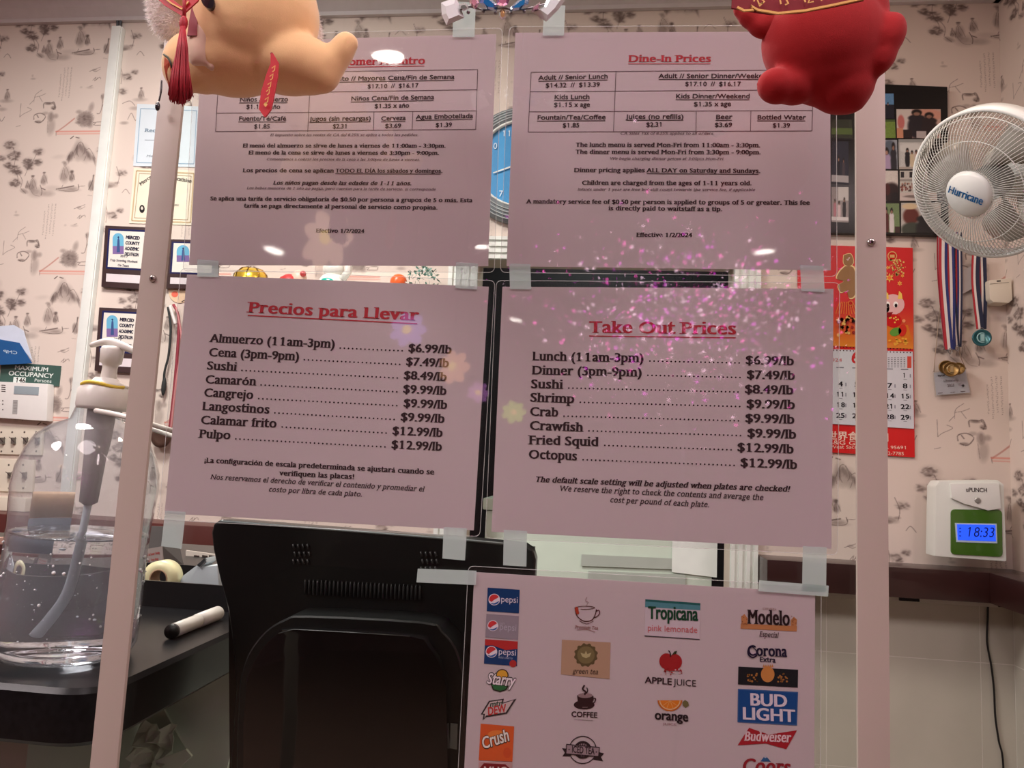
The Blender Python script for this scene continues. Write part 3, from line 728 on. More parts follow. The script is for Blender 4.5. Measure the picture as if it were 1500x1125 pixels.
a = Acc(); poly(a, c1, [(131, 117), (310, 129), (306, 261), (126, 249)], (22, 62, 112)); globe(a, c1, 168, 184, 30); ctext(a, c1, 3.814, 'pepsi', (204, 198), (299, 203), 30, 'sans', (225, 220, 230)); a.build('drink_logo', tE, 'dark blue cola logo')
a = Acc(); poly(a, c1, [(124, 264), (305, 276), (301, 410), (118, 394)], (150, 142, 150)); globe(a, c1, 160, 330, 28); ctext(a, c1, 3.814, 'DIET', (196, 324), (226, 326), 11, 'sans', (190, 186, 196)); ctext(a, c1, 3.814, 'pepsi', (196, 352), (290, 360), 32, 'sans', (184, 180, 192)); a.build('drink_logo', tE, 'silver diet cola logo')
a = Acc(); poly(a, c1, [(117, 405), (299, 418), (295, 556), (110, 542)], (26, 62, 112)); poly(a, c1, [(117, 405), (299, 418), (298, 460), (230, 466), (160, 440), (116, 440)], (186, 52, 50), 1); poly(a, c1, circ(272, 542, 20, n=16), (178, 54, 50), 1); globe(a, c1, 152, 476, 30); ctext(a, c1, 3.814, 'pepsi', (190, 490), (288, 498), 30, 'sans', (225, 220, 230)); ctext(a, c1, 3.814, 'wild cherry', (190, 512), (270, 518), 11, 'sans', (170, 180, 200)); a.build('drink_logo', tE, 'blue and red cherry cola logo')
a = Acc()
poly(a, c1, circ(212, 606, 36, 34, n=20), (60, 46, 38), 0); poly(a, c1, circ(212, 606, 30, 28, n=20), (222, 170, 60), 1)
poly(a, c1, [(146, 650), (250, 665), (236, 690), (200, 702), (160, 690)], (48, 50, 40), 0); poly(a, c1, [(154, 656), (240, 668), (228, 686), (200, 694), (166, 684)], (50, 112, 64), 1)
ctext(a, c1, 3.814, 'Starry', (124, 652), (274, 670), 58, 'sans_black_ital', (34, 34, 36), 2); ctext(a, c1, 3.814, 'Starry', (124, 652), (274, 670), 56, 'sans_bold_ital', (236, 230, 230), 3); a.build('drink_logo', tE, 'lemon-lime soda logo in white script')
a = Acc()
poly(a, c1, [(92, 826), (138, 750), (222, 738), (216, 760), (292, 738), (238, 822), (120, 842), (102, 860), (108, 826)], (56, 50, 50), 0)
poly(a, c1, [(104, 822), (144, 756), (212, 746), (208, 768), (276, 746), (232, 814), (122, 832), (112, 846), (116, 822)], (206, 190, 186), 1)
ctext(a, c1, 3.814, 'mtn', (142, 786), (212, 776), 26, 'sans_bold_ital', (60, 84, 66), 2); ctext(a, c1, 3.814, 'DEW', (132, 832), (232, 812), 42, 'sans_bold_ital', (196, 58, 56), 3); a.build('drink_logo', tE, 'citrus soda logo in red and green slanted letters')
a = Acc(); poly(a, c1, [(92, 877), (279, 893), (269, 1090), (81, 1082)], (214, 96, 44)); poly(a, c1, circ(180, 940, 48, 26, n=20), (226, 132, 60), 1); poly(a, c1, circ(240, 1040, 22, 30, n=14), (204, 82, 40), 1)
ctext(a, c1, 3.814, 'Crush', (104, 1022), (252, 974), 62, 'sans_black_ital', (60, 52, 34), 2); ctext(a, c1, 3.814, 'Crush', (104, 1020), (252, 972), 60, 'sans_bold_ital', (238, 236, 226), 3); a.build('drink_logo', tE, 'orange soda logo on an orange square')
a = Acc(); poly(a, c1, [(81, 1090), (270, 1094), (262, 1230), (76, 1225)], (196, 160, 156)); poly(a, c1, [(84, 1128), (110, 1098), (230, 1104), (258, 1130), (250, 1200), (90, 1200)], (128, 30, 36), 1)
ctext(a, c1, 3.814, 'MUG', (108, 1180), (240, 1184), 60, 'sans_bold', (226, 214, 206), 2); a.build('drink_logo', tE, 'dark red root beer logo at the lower edge')
# teas and coffee
a = Acc(); br = (88, 42, 36)
cst(a, c1, 3.814, [(618, 228), (628, 270), (655, 298), (684, 306), (716, 296), (734, 262), (738, 238)], 5, br); cst(a, c1, 3.814, [(618, 230), (650, 222), (700, 222), (730, 230), (690, 238), (650, 237)], 3, br)
cst(a, c1, 3.814, [(734, 250), (752, 244), (756, 262), (740, 280), (722, 284)], 5, br); poly(a, c1, [(624, 222), (636, 228), (642, 262), (630, 268), (618, 240)], (176, 66, 44), 2)
cst(a, c1, 3.814, [(686, 170), (678, 190), (692, 200), (682, 218)], 2.5, (150, 110, 108)); cst(a, c1, 3.814, [(642, 302), (684, 320), (722, 304)], 3, br)
ctext(a, c1, 3.814, 'Premium Tea', (618, 346), (746, 352), 18, SI, (150, 96, 88)); cst(a, c1, 3.814, [(630, 354), (684, 352), (732, 366)], 2.5, (150, 96, 88)); a.build('drink_logo', tE, 'line-drawn tea cup logo')
a = Acc(); poly(a, c1, [(546, 408), (818, 424), (812, 628), (540, 602)], (182, 152, 124)); 
sc_ = []
for i in range(48):
    r_ = 62 + (5 if (i // 2) % 2 else -2); th = i / 48 * 6.283; sc_.append((680 + r_ * math.cos(th), 494 + r_ * math.sin(th)))
poly(a, c1, sc_, (98, 86, 56), 1); a.flat(P([c1(*p) for p in circ(680, 494, 49, n=28)], YT - LY * 2), ink((124, 112, 74)))
for ang, L in ((-90, 36), (-40, 40), (-140, 40)):
    th = math.radians(ang); ex, ey = 680 + L * math.cos(th), 506 + L * math.sin(th); nx, ny = -math.sin(th) * 9, math.cos(th) * 9
    poly(a, c1, [(680, 512), ((680 + ex) / 2 + nx, (510 + ey) / 2 + ny), (ex, ey), ((680 + ex) / 2 - nx, (510 + ey) / 2 - ny)], (186, 178, 130), 3)
ctext(a, c1, 3.814, 'green tea', (606, 596), (746, 602), 26, 'sans_ital', (70, 52, 40), 2); a.build('drink_logo', tE, 'olive green tea badge on a tan card')
a = Acc(); bk = (52, 30, 32)
poly(a, c1, circ(670, 772, 58, 26, n=28), bk); poly(a, c1, [(630, 718), (722, 722), (724, 745), (706, 778), (680, 788), (650, 780), (634, 752)], bk, 1); poly(a, c1, circ(676, 720, 42, 14, n=20), (150, 128, 128), 2)
cst(a, c1, 3.814, [(720, 736), (734, 738), (728, 758), (710, 766)], 6, bk, 2); cst(a, c1, 3.814, [(660, 786), (690, 786)], 2.5, (150, 128, 128), 3)
cst(a, c1, 3.814, [(672, 662), (662, 684), (678, 700), (672, 716)], 9, bk, 3); cst(a, c1, 3.814, [(684, 676), (690, 692), (682, 708)], 6, bk, 3)
ctext(a, c1, 3.814, 'COFFEE', (598, 838), (742, 844), 28, G_, bk); cst(a, c1, 3.814, [(614, 854), (720, 860)], 2, (140, 120, 120)); a.build('drink_logo', tE, 'dark coffee cup logo')
a = Acc()
poly(a, c1, [(546, 1014), (600, 1020), (596, 1060), (548, 1060), (562, 1040)], (44, 32, 36), 0); poly(a, c1, [(728, 1030), (782, 1044), (764, 1064), (776, 1088), (722, 1078)], (44, 32, 36), 0)
cst(a, c1, 3.814, circ(662, 1024, 76, 76, n=30) + [(738, 1024)], 5, (44, 32, 36), 1, False)
poly(a, c1, circ(662, 1024, 50, n=26), (44, 32, 36), 1); poly(a, c1, circ(662, 1024, 36, n=26), (150, 130, 134), 2)
for i in range(16):
    th = i / 16 * 6.283; cst(a, c1, 3.814, [(662 + 20 * math.cos(th), 1024 + 20 * math.sin(th)), (662 + 44 * math.cos(th), 1024 + 44 * math.sin(th))], 4, (44, 32, 36), 3, False)
poly(a, c1, [(570, 990), (758, 1008), (752, 1064), (566, 1048)], (44, 32, 36), 4); poly(a, c1, [(575, 996), (753, 1013), (748, 1058), (571, 1043)], (162, 144, 148), 5)
ctext(a, c1, 3.814, 'ICED TEA', (600, 1038), (726, 1050), 36, G_, (44, 32, 36), 6)
for q in ((586, 1022), (738, 1036)): poly(a, c1, circ(*q, 4, n=8), (44, 32, 36), 6)
a.build('drink_logo', tE, 'round iced tea badge with a banner')
# juices
a = Acc(); poly(a, c2, [(96, 182), (404, 204), (400, 408), (92, 388)], (206, 196, 200)); poly(a, c2, [(96, 182), (404, 204), (403, 244), (95, 226)], (84, 142, 150), 1); poly(a, c2, [(96, 182), (404, 204), (404, 216), (96, 194)], (40, 100, 96), 2); poly(a, c2, [(92, 384), (400, 404), (400, 409), (92, 389)], (60, 60, 62), 1)
ctext(a, c2, 3.813, 'Tropicana', (112, 290), (386, 302), 66, 'sans_bold', (24, 72, 46), 3); ctext(a, c2, 3.813, 'Tropicana', (114, 290), (388, 302), 66, 'sans_bold', (24, 72, 46), 4); ctext(a, c2, 3.813, 'pink lemonade', (108, 358), (386, 370), 30, 'sans', (206, 110, 112), 3); a.build('drink_logo', tE, 'green lemonade logo with a teal band')
a = Acc(); rd = (164, 38, 40)
poly(a, c2, circ(214, 528, 40, 44, n=22), rd); poly(a, c2, circ(262, 532, 40, 44, n=22), rd, 1); poly(a, c2, [(190, 540), (286, 544), (270, 584), (206, 580)], rd, 2)
for i in range(26): poly(a, c2, circ(182 + rng.rand() * 118, 566 + rng.rand() * 38, 2 + 4 * rng.rand(), n=8), rd if i % 4 else (226, 190, 190), 3)
cst(a, c2, 3.813, [(238, 504), (236, 484), (226, 468)], 6, (40, 28, 28), 4); poly(a, c2, [(246, 492), (258, 474), (274, 470), (268, 488)], (52, 60, 36), 4)
ctext(a, c2, 3.813, 'APPLE', (94, 650), (242, 660), 34, G_, (50, 30, 34)); ctext(a, c2, 3.813, 'JUICE', (256, 662), (378, 670), 34, 'sans', (50, 30, 34)); a.build('drink_logo', tE, 'red apple juice logo')
a = Acc(); poly(a, c2, circ(234, 742, 70, 66, n=24, a0=4, a1=176), (196, 108, 36)); poly(a, c2, circ(234, 744, 60, 56, n=24, a0=4, a1=176), (226, 196, 150), 1); poly(a, c2, circ(234, 744, 54, 50, n=24, a0=4, a1=176), (222, 132, 40), 2)
for th in (40, 70, 110, 140): cst(a, c2, 3.813, [(234, 748), (234 + 50 * math.cos(math.radians(th)), 746 + 46 * math.sin(math.radians(th)))], 2.5, (230, 180, 110), 3, False)
poly(a, c2, [(304, 758), (318, 744), (336, 756), (340, 776), (322, 790), (306, 776)], (112, 108, 66), 1)
ctext(a, c2, 3.813, 'orange', (148, 852), (332, 864), 44, G_, (40, 28, 32)); ctext(a, c2, 3.813, 'orange', (150, 853), (334, 865), 44, G_, (40, 28, 32), 2); ctext(a, c2, 3.813, 'JUICE', (196, 884), (270, 888), 12, 'sans', (150, 110, 110)); a.build('drink_logo', tE, 'orange slice logo')
# beers
a = Acc(); gd = (190, 132, 84)
poly(a, c2, [(630, 318), (944, 332), (942, 362), (628, 346)], gd); poly(a, c2, [(632, 280), (650, 264), (668, 290), (664, 330), (634, 324)], gd, 1); poly(a, c2, [(908, 300), (926, 280), (944, 296), (940, 340), (910, 336)], gd, 1)
for i in range(22): poly(a, c2, circ(636 + 28 * rng.rand() if i % 2 else 912 + 28 * rng.rand(), 276 + 50 * rng.rand(), 3, n=6), (140, 80, 50), 2)
ctext(a, c2, 3.813, 'Modelo', (668, 318), (902, 330), 76, SB, (44, 28, 30), 3); ctext(a, c2, 3.813, 'Especial', (732, 390), (838, 398), 28, SI, (70, 44, 46), 2); ctext(a, c2, 3.813, 'CERVEZA', (752, 240), (828, 246), 12, 'sans', (150, 110, 100)); 
a.build('drink_logo', tE, 'black lettered beer logo with golden lions')
a = Acc(); nv = (30, 24, 52)
ctext(a, c2, 3.813, 'Corona', (668, 496), (886, 504), 56, SB, nv, 3); cst(a, c2, 3.813, [(700, 442), (674, 460), (672, 490), (696, 508), (720, 496)], 8, nv, 4); cst(a, c2, 3.813, [(694, 448), (716, 470), (716, 500)], 5, nv, 4); ctext(a, c2, 3.813, 'Extra', (734, 530), (822, 536), 26, G_, nv)
poly(a, c2, [(616, 558), (950, 576), (948, 676), (614, 658)], (26, 30, 34)); poly(a, c2, circ(780, 602, 38, 44, n=24), (204, 140, 74), 1)
for sx_ in (-1, 1):
    for i in range(16): poly(a, c2, circ(780 + sx_ * (84 + 28 * (rng.rand() - .5) * 2), 620 + 24 * (rng.rand() - .5) * 2, 4 + 3 * rng.rand(), n=7), (176, 120, 62), 2)
for i in range(5): poly(a, c2, [(752 + i * 12, 562), (758 + i * 12, 544), (764 + i * 12, 562)], (204, 140, 74), 2)
a.build('drink_logo', tE, 'navy lettered beer logo over a dark band with a gold crest')
a = Acc(); poly(a, c2, [(614, 682), (950, 700), (944, 888), (611, 870)], (60, 100, 150)); poly(a, c2, [(620, 689), (944, 706), (938, 880), (617, 864)], (20, 76, 138), 1)
ctext(a, c2, 3.813, 'BUD', (678, 774), (884, 784), 64, G_, (224, 216, 224), 2); ctext(a, c2, 3.813, 'LIGHT', (636, 852), (926, 868), 64, G_, (224, 216, 224), 2); ctext(a, c2, 3.813, 'BUD', (681, 774), (887, 784), 64, G_, (224, 216, 224), 3); ctext(a, c2, 3.813, 'LIGHT', (639, 852), (929, 868), 64, G_, (224, 216, 224), 3); a.build('drink_logo', tE, 'blue rectangle light beer logo in bold white letters')
a = Acc(); poly(a, c2, [(676, 900), (786, 938), (944, 914), (884, 1020), (770, 988), (612, 998)], (168, 32, 44)); ctext(a, c2, 3.813, 'Budweiser', (648, 972), (904, 982), 50, 'serif_bold_ital', (232, 208, 210), 2); a.build('drink_logo', tE, 'red bow tie beer logo with white script')
a = Acc(); poly(a, c2, [(740, 1088), (766, 1052), (798, 1090)], (40, 96, 146)); poly(a, c2, [(758, 1064), (766, 1052), (776, 1064), (768, 1070)], (200, 200, 210), 1); ctext(a, c2, 3.813, 'Coors', (634, 1152), (900, 1164), 78, 'serif_bold_ital', (150, 32, 44), 2); ctext(a, c2, 3.813, 'LIGHT', (700, 1200), (860, 1208), 30, G_, (120, 120, 130), 2); a.build('drink_logo', tE, 'red script beer logo under a blue mountain')

# --- frosted tape strips that hold the sheets
TAPES = [('above the upper left sheet', [(664, 2), (697, 4), (695, 54), (663, 54)]), ('above the upper right sheet', [(797, 8), (828, 8), (826, 52), (795, 52)]),
 ('over the gap under the right end of the upper left sheet', [(668, 384), (700, 386), (699, 424), (667, 422)]), ('over the gap under the left end of the Dine-In sheet', [(746, 386), (777, 387), (778, 424), (747, 423)]),
 ('over the gap under the right end of the Dine-In sheet', [(1172, 388), (1206, 390), (1208, 428), (1174, 426)]), ('over the gap under the left end of the upper left sheet', [(289, 380), (320, 382), (320, 406), (289, 405)]),
 ('below the left corner of the Precios para Llevar sheet', [(242, 748), (272, 750), (266, 804), (236, 800)]), ('below the right corner of the Precios para Llevar sheet', [(650, 772), (684, 774), (681, 821), (648, 818)]),
 ('below the left corner of the Take Out sheet', [(738, 776), (772, 778), (771, 830), (737, 828)]), ('joining the Take Out sheet and the drinks sheet at the right', [(1176, 800), (1211, 802), (1210, 868), (1175, 866)]),
 ('lying sideways at the upper left corner of the drinks sheet', [(612, 833), (698, 836), (697, 857), (610, 853)]), ('lying sideways along the top right edge of the drinks sheet', [(1112, 850), (1214, 858), (1213, 874), (1111, 866)])]
for lb, q in TAPES:
    tag(slab('tape_strip', q, -0.0027, 0.0001, m_tape), 'frosted tape strip ' + lb, 'tape', 'tape strips holding the sheets')

# ================================================================== THINGS ON THE WALL BEHIND
def wr(x0, y0, x1, y1, Y=WY):
    mx, my = (x0 + x1) / 2, (y0 + y1) / 2
    return at(x0, my, Y).x, at(x1, my, Y).x, at(mx, y1, Y).z, at(mx, y0, Y).z
m_frame = M('dark_plaque_wood', (62, 46, 46), 0.4, scale=20, var=0.12); m_cert = M('certificate_paper', (226, 222, 212), 0.5, var=0.02); m_certblue = M('pale_blue_paper', (214, 226, 232), 0.3, var=0.02)
m_glass_t = thin_clear('picture_glass', (0.98, 0.98, 0.98), 0.8)
m_plastic = M('white_plastic', (228, 226, 222), 0.4, var=0.02); m_ivory = M('ivory_plastic', (216, 208, 190), 0.45, var=0.02)
m_black = M('black_plastic', (22, 22, 23), 0.35, var=0.05)
FR = -0.004
# cable raceway down the wall
x0 = at(149, 300, WY).x; 
t = thing('cable_raceway', 'narrow white cable raceway running down the wallpaper left of the plaques', 'cable cover', (x0, WY - .01, CZ - .24))
zt_ = at(174, 44, WY).z
Acc().box(x0 - 0.020, x0 + 0.020, WY - 0.022, WY - 0.002, CZ - 0.24, zt_, m_white).build('channel', t, bevel=0.003)
Acc().box(x0 - 0.017, x0 + 0.017, WY - 0.027, WY - 0.022, CZ - 0.24, zt_, m_white).build('cover', t, bevel=0.002)
for dx in (-0.012, 0.012):
    Acc().tube(spline([(x0 + dx * .4, WY - .014, zt_ - .02), (x0 + dx * .6, WY - .014, zt_ + 0.03), (x0 + dx * 1.6, WY - .03, zt_ + .09), (x0 + dx, WY - .05, CEIL)]), 0.0045, M('grey_cable', (70, 74, 78), 0.5), 6).build('cable', t)

# plaques
def arch_art(acc, x, y, w, h, Y):   # blue arch with a figure
    pts = circ(x + w / 2, y + w / 2, w / 2, w / 2, n=14, a0=180, a1=360) + [(x + w, y + h), (x, y + h)]
    acc.flat(P(pts, Y), ink((108, 176, 206))); acc.flat(P([(x, y + h * .62), (x + w, y + h * .62), (x + w, y + h), (x, y + h)], Y - .0002), ink((126, 104, 156)))
    acc.flat(P([(x + w * .36, y + h * .92), (x + w * .44, y + h * .3), (x + w * .55, y + h * .2), (x + w * .62, y + h * .35), (x + w * .66, y + h * .92)], Y - .0004), ink((60, 84, 132)))
    acc.flat(P(circ(x + w * .52, y + h * .2, w * .08, n=10), Y - .0004), ink((40, 60, 100)))
def plaque(name, label, q, words, small, dark=True):
    c = P(q, WY); t = thing(name, label, 'plaque', (sum(v.x for v in c) / 4, WY, min(v.z for v in c)), 'award plaques on the wall')
    Acc().prism(P(q, WY - 0.018), (0, 0.016, 0), m_frame).build('backing_board', t, bevel=0.003)
    (ax, ay), (bx, by), (cx_, cy_), (dx, dy) = q
    def L(u, v): # bilinear px
        return ((ax * (1 - u) + bx * u) * (1 - v) + (dx * (1 - u) + cx_ * u) * v, (ay * (1 - u) + by * u) * (1 - v) + (dy * (1 - u) + cy_ * u) * v)
    R_ = lambda u0, v0, u1, v1: [L(u0, v0), L(u1, v0), L(u1, v1), L(u0, v1)]
    Y = WY - 0.0185
    Acc().prism(P(R_(.08, .05, .94, .70), Y), (0, .0005, 0), ink((34, 38, 84))).build('blue_border', t)
    a = Acc(); a.prism(P(R_(.12, .08, .90, .67), Y - .0006), (0, .0005, 0), m_cert); a.build('certificate', t)
    a = Acc(); x, y = L(.18, .12); arch_art(a, x, y, (bx - ax) * .25, (dy - ay) * .34, Y - .001)
    for i, wd in enumerate(words):
        p, q_ = L(.48, .20 + i * .09), L(.79, .205 + i * .09); text(a, wd, p, q_, 4.6, 'sans_black', ink((52, 50, 70)), Y - .0012)
    for i, (wd, u0, u1) in enumerate(small):
        text(a, wd, L(u0, .50 + i * .075), L(u1, .505 + i * .075), 3.2, 'serif_bold', ink((60, 56, 76)), Y - .0012)
    a.build('print', t)
    Acc().prism(P(R_(.10, .78, .92, .91), Y), (0, .0006, 0), M('name_plate', (222, 214, 216), 0.3)).build('name_plate', t)
plaque('award_plaque', 'dark wooden award plaque, upper of the two left of the left metal strip', [(154, 330), (219, 333), (213, 424), (148, 420)], ['MERCED', 'COUNTY', 'ACADEMIC', 'DECATHLON'], [('2017', .38, .55), ('Top Scoring Student', .16, .78), ('On Team', .34, .59)])
plaque('award_plaque', 'dark wooden award plaque, lower of the two, behind the soap pump', [(145, 450), (211, 453), (204, 547), (138, 543)], ['MERCED', 'COUNTY', 'ACADEMIC', 'DECATHLON'], [('2017', .38, .55), ('Overall Champions', .16, .78), ('1st Place', .34, .59)])
plaque('award_plaque', 'small dark plaque seen between the left metal strip and the Spanish sheets', [(246, 350), (320, 352), (316, 424), (241, 422)], ['MERCED', 'COUNTY'], [])
# certificates
t = thing('certificate', 'pale blue-bordered framed certificate behind the top of the left metal strip', 'certificate', at(240, 240, WY))
slab('sheet', [(201, 152), (293, 156), (288, 245), (195, 243)], WY - 0.004, 0.003, m_certblue, t); a = Acc()
for p, q in [((206, 159), (288, 162)), ((200, 238), (284, 240)), ((206, 159), (200, 238)), ((288, 162), (284, 240))]: line(a, p, q, 1.2, ink((150, 176, 196)), WY - 0.0045)
text(a, 'Recognition', (212, 193), (262, 195), 5, 'serif_bold', ink((120, 140, 156)), WY - .0046); line(a, (212, 205), (262, 206), .8, ink((160, 170, 180)), WY - .0046); text(a, 'Merced County', (214, 230), (262, 231), 3.4, 'serif_ital', ink((140, 150, 160)), WY - .0046)
a.build('print', t)
t = thing('certificate', 'cream certificate with a beige ornamental border below the pale blue one', 'certificate', at(238, 325, WY))
slab('sheet', [(196, 246), (288, 250), (283, 330), (189, 327)], WY - 0.004, 0.003, M('cream_paper', (232, 224, 202), 0.6), t); a = Acc()
for d, cc, wd in ((4, (196, 176, 140), 2.2), (8, (176, 156, 128), 1)):
    q = [(196 + d, 246 + d), (288 - d, 250 + d), (283 - d, 330 - d), (189 + d, 327 - d)]
    for i in range(4): line(a, q[i], q[(i + 1) % 4], wd, ink(cc), WY - .0045)
pts = [(205, 272), (214, 264), (222, 260)]; text(a, 'Merced', (206, 272), (226, 258), 5, 'serif_bold', ink((50, 46, 44)), WY - .0046); text(a, 'County Decathlon', (226, 258), (280, 268), 5, 'serif_bold', ink((60, 56, 54)), WY - .0046)
a.flat(P(circ(208, 306, 4, 6, n=12), WY - .0047), ink((40, 38, 40))); a.flat(P(circ(208, 305, 1.8, 2.6, n=10), WY - .0049), ink((220, 210, 196))); text(a, 'Academic', (245, 301), (262, 302), 3.5, 'serif', ink((120, 110, 100)), WY - .0046)
a.build('print', t)
# face sticker
t = thing('face_drawing', 'small cream paper cut-out face with black brows and pink cheek beside the left strip', 'drawing', at(262, 442, WY))
slab('paper_face', circ(263, 427, 16, 17, n=22), WY - 0.004, 0.003, M('cream_card', (226, 196, 164), 0.7), t); a = Acc()
strip(a, [(252, 417), (258, 421), (264, 422)], 1.6, k_txt, WY - .0045); strip(a, [(256, 414), (261, 419)], 1.3, k_txt, WY - .0045); strip(a, [(268, 423), (274, 426)], 1.8, ink((120, 130, 90)), WY - .0045); a.flat(P(circ(256, 431, 5, 4.4, n=12), WY - .0045), ink((230, 112, 92))); strip(a, [(266, 442), (274, 438)], 1.4, k_txt, WY - .0045)
a.build('print', t)
# lanyards
def ribbon(t, name, pts, wpx, cols, Y, twist=0):
    a = Acc(); n = len(cols)
    for i, c in enumerate(cols):
        o = (i + .5) / n - .5; q = []
        for (x, y) in pts: q.append((x + o * wpx, y))
        strip(a, q, wpx / n * 1.04, c, Y - 0.0004 * (i % 2))
    # thickness
    a2 = Acc()
    for v, f, m, s_ in [(a.v, a.f, a.m, a.sm)]:
        k = len(v); a.add([(x, y + .001, z) for x, y, z in v], [tuple(reversed(q_)) for q_ in f], a.mats[-1])
    return a.build(name, t, recalc=False)
r_red, r_white, r_blue, r_navy = M('ribbon_red', (176, 30, 44), 0.6, sheen=.3), M('ribbon_white', (222, 214, 210), 0.6), M('ribbon_blue', (34, 46, 110), 0.6), M('ribbon_navy', (28, 36, 64), 0.6)
t = thing('lanyard_bundle', 'bundle of black, white and red woven cords hanging from the wall beside the left strip', 'lanyard', at(258, 640, WY))
for k, (pts, c, r) in enumerate([([(246, 450), (250, 480), (247, 520), (241, 545), (240, 570)], M('cord_black', (30, 36, 36), .7), .004), ([(254, 446), (262, 470), (258, 540), (252, 600), (247, 640)], M('cord_red', (150, 52, 66), .7), .005), ([(249, 448), (253, 462), (257, 475)], r_white, .006), ([(258, 450), (266, 500), (258, 560), (250, 632)], M('cord_pink', (196, 130, 130), .7), .0035)]):
    Acc().tube([at(v.x, v.y, WY - .02 - .004 * k) for v in spline([(x, y, 0) for x, y in pts])], r, c, 6).build('cord', t)
Acc().ell(at(240, 566, WY - .02), (.008, .008, .032), M('cord_black', (30, 36, 36)), 10, 8).build('black_tassel', t)
a = Acc().lathe(at(237, 640, WY - .03), [(.036, 0), (.036, .006), (.028, .010), (0.02, .008)], M('bronze', (96, 72, 62), .4, metal=.6), 24, (0, -1, 0)); a.build('bronze_disc', t)

# left: blue and white leaflets, occupancy sign, alarm keypad, switch plates
slabm = M('blue_leaflet', (28, 88, 146), 0.4)
t = thing('leaflet', 'blue leaflet with a white curved mark sticking out of the papers at the left edge', 'leaflet', at(10, 532, WY))
slab('card', [(-30, 492), (28, 502), (47, 532), (-30, 536)], WY - 0.03, 0.002, slabm, t); a = Acc(); text(a, 'CMP', (26, 519), (6, 517), -4.5, 'sans_ital', ink((200, 220, 232)), WY - .0306); a.build('print', t)
tag(slab('leaflet', [(-30, 480), (20, 476), (34, 484), (47, 528), (28, 504), (-30, 494)], WY - 0.026, 0.002, M('pale_blue_leaflet', (206, 216, 232), .5)), 'pale blue-white papers standing behind the blue leaflet', 'leaflet')
t = thing('occupancy_sign', 'dark green sign reading MAXIMUM OCCUPANCY in white at the left edge', 'sign', at(45, 570, WY))
slab('plate', [(2, 530), (89, 536), (86, 566), (-1, 560)], WY - 0.006, 0.004, M('green_sign', (62, 92, 84), .4), t); a = Acc(); kw = ink((222, 232, 226))
text(a, 'MAXIMUM', (21, 541), (70, 544.5), 6, 'sans_bold', kw, WY - .0066); text(a, 'OCCUPANCY', (12, 549.5), (77, 554), 6.5, 'sans_bold', kw, WY - .0066)
a.flat(P([(20, 552), (38, 553), (37, 561), (19, 560)], WY - .0064), kw); text(a, '146', (22, 560), (36, 561), 7, 'sans_bold', k_txt, WY - .0068); text(a, 'Persons', (50, 559), (75, 561), 4.5, 'sans', kw, WY - .0066)
a.build('print', t)
t = thing('alarm_keypad', 'white alarm keypad with a small grey display below the occupancy sign', 'keypad', at(30, 620, WY))
slab('body', [(-20, 558), (70, 562), (68, 617), (-20, 611)], WY - 0.035, 0.033, m_plastic, t, bevel=.006)
slab('display', [(21, 565), (57, 567), (56, 579), (20, 577)], WY - 0.0365, 0.002, M('lcd_grey', (150, 164, 170), .2), t, bevel=.0006)
slab('slot', [(19, 586), (26, 586), (25, 606), (18, 606)], WY - 0.0362, 0.0015, M('grey_slot', (170, 168, 166), .5), t)
a = Acc()
for i in range(4): line(a, (2, 564 + i * 3), (8, 564.4 + i * 3), 1, k_txt, WY - .0357)
for y in (587, 592, 600): a.flat(P(circ(4, y, 1, n=6), WY - .0357), k_txt)
for i in range(8): line(a, (19.5, 587 + i * 2.3), (25, 587 + i * 2.3), .7, ink((130, 126, 122)), WY - .0364)
a.build('print', t)
def splate(label, x0, y0, x1, y1, xs):
    t = thing('switch_plate', label, 'switch', at((x0 + x1) / 2, y1, WY), 'ivory switch plates at the left edge')
    slab('plate', [(x0, y0), (x1, y0 + 4), (x1 - 3, y1 + 3), (x0, y1)], WY - 0.012, 0.010, m_ivory, t, bevel=.003)
    for x in xs:
        my = (y0 + y1) / 2 + 3
        for yy in (y0 + 9, y1 - 5): Acc().lathe(at(x, yy + 2, WY - .012), [(.0035, 0), (.003, .001)], M('dull_screw', (90, 84, 76), .5), 8, (0, -1, 0)).build('screw', t)
        Acc().prism(P([(x - 2.2, my - 5), (x + 2.2, my - 5), (x + 2.2, my + 4), (x - 2.2, my + 4)], WY - .022), (0, .010, 0), M('switch_toggle', (96, 90, 82), .5)).build('toggle', t)
        a = Acc(); 
        for q in range(4): line(a, (x - 5 + 3 * q, my - 6 + 3 * (q % 3)), (x - 1 + 2.2 * q, my - 3 + 2.6 * (q % 3)), 1, k_txt, WY - .0225)
        a.build('ink_mark', t)
splate('upper ivory switch plate with four toggles and inked marks, below the keypad', -40, 622, 63, 664, (2, 18, 36, 53))
splate('lower ivory switch plate, its toggle beside the soap bottle', -40, 670, 50, 718, (13, 34))
tag(slab('junction_box', [(-40, 726), (38, 730), (36, 750), (-40, 746)], WY - 0.04, 0.038, m_ivory, None, .004), 'flat ivory junction box just above the shelf at the left edge', 'box')

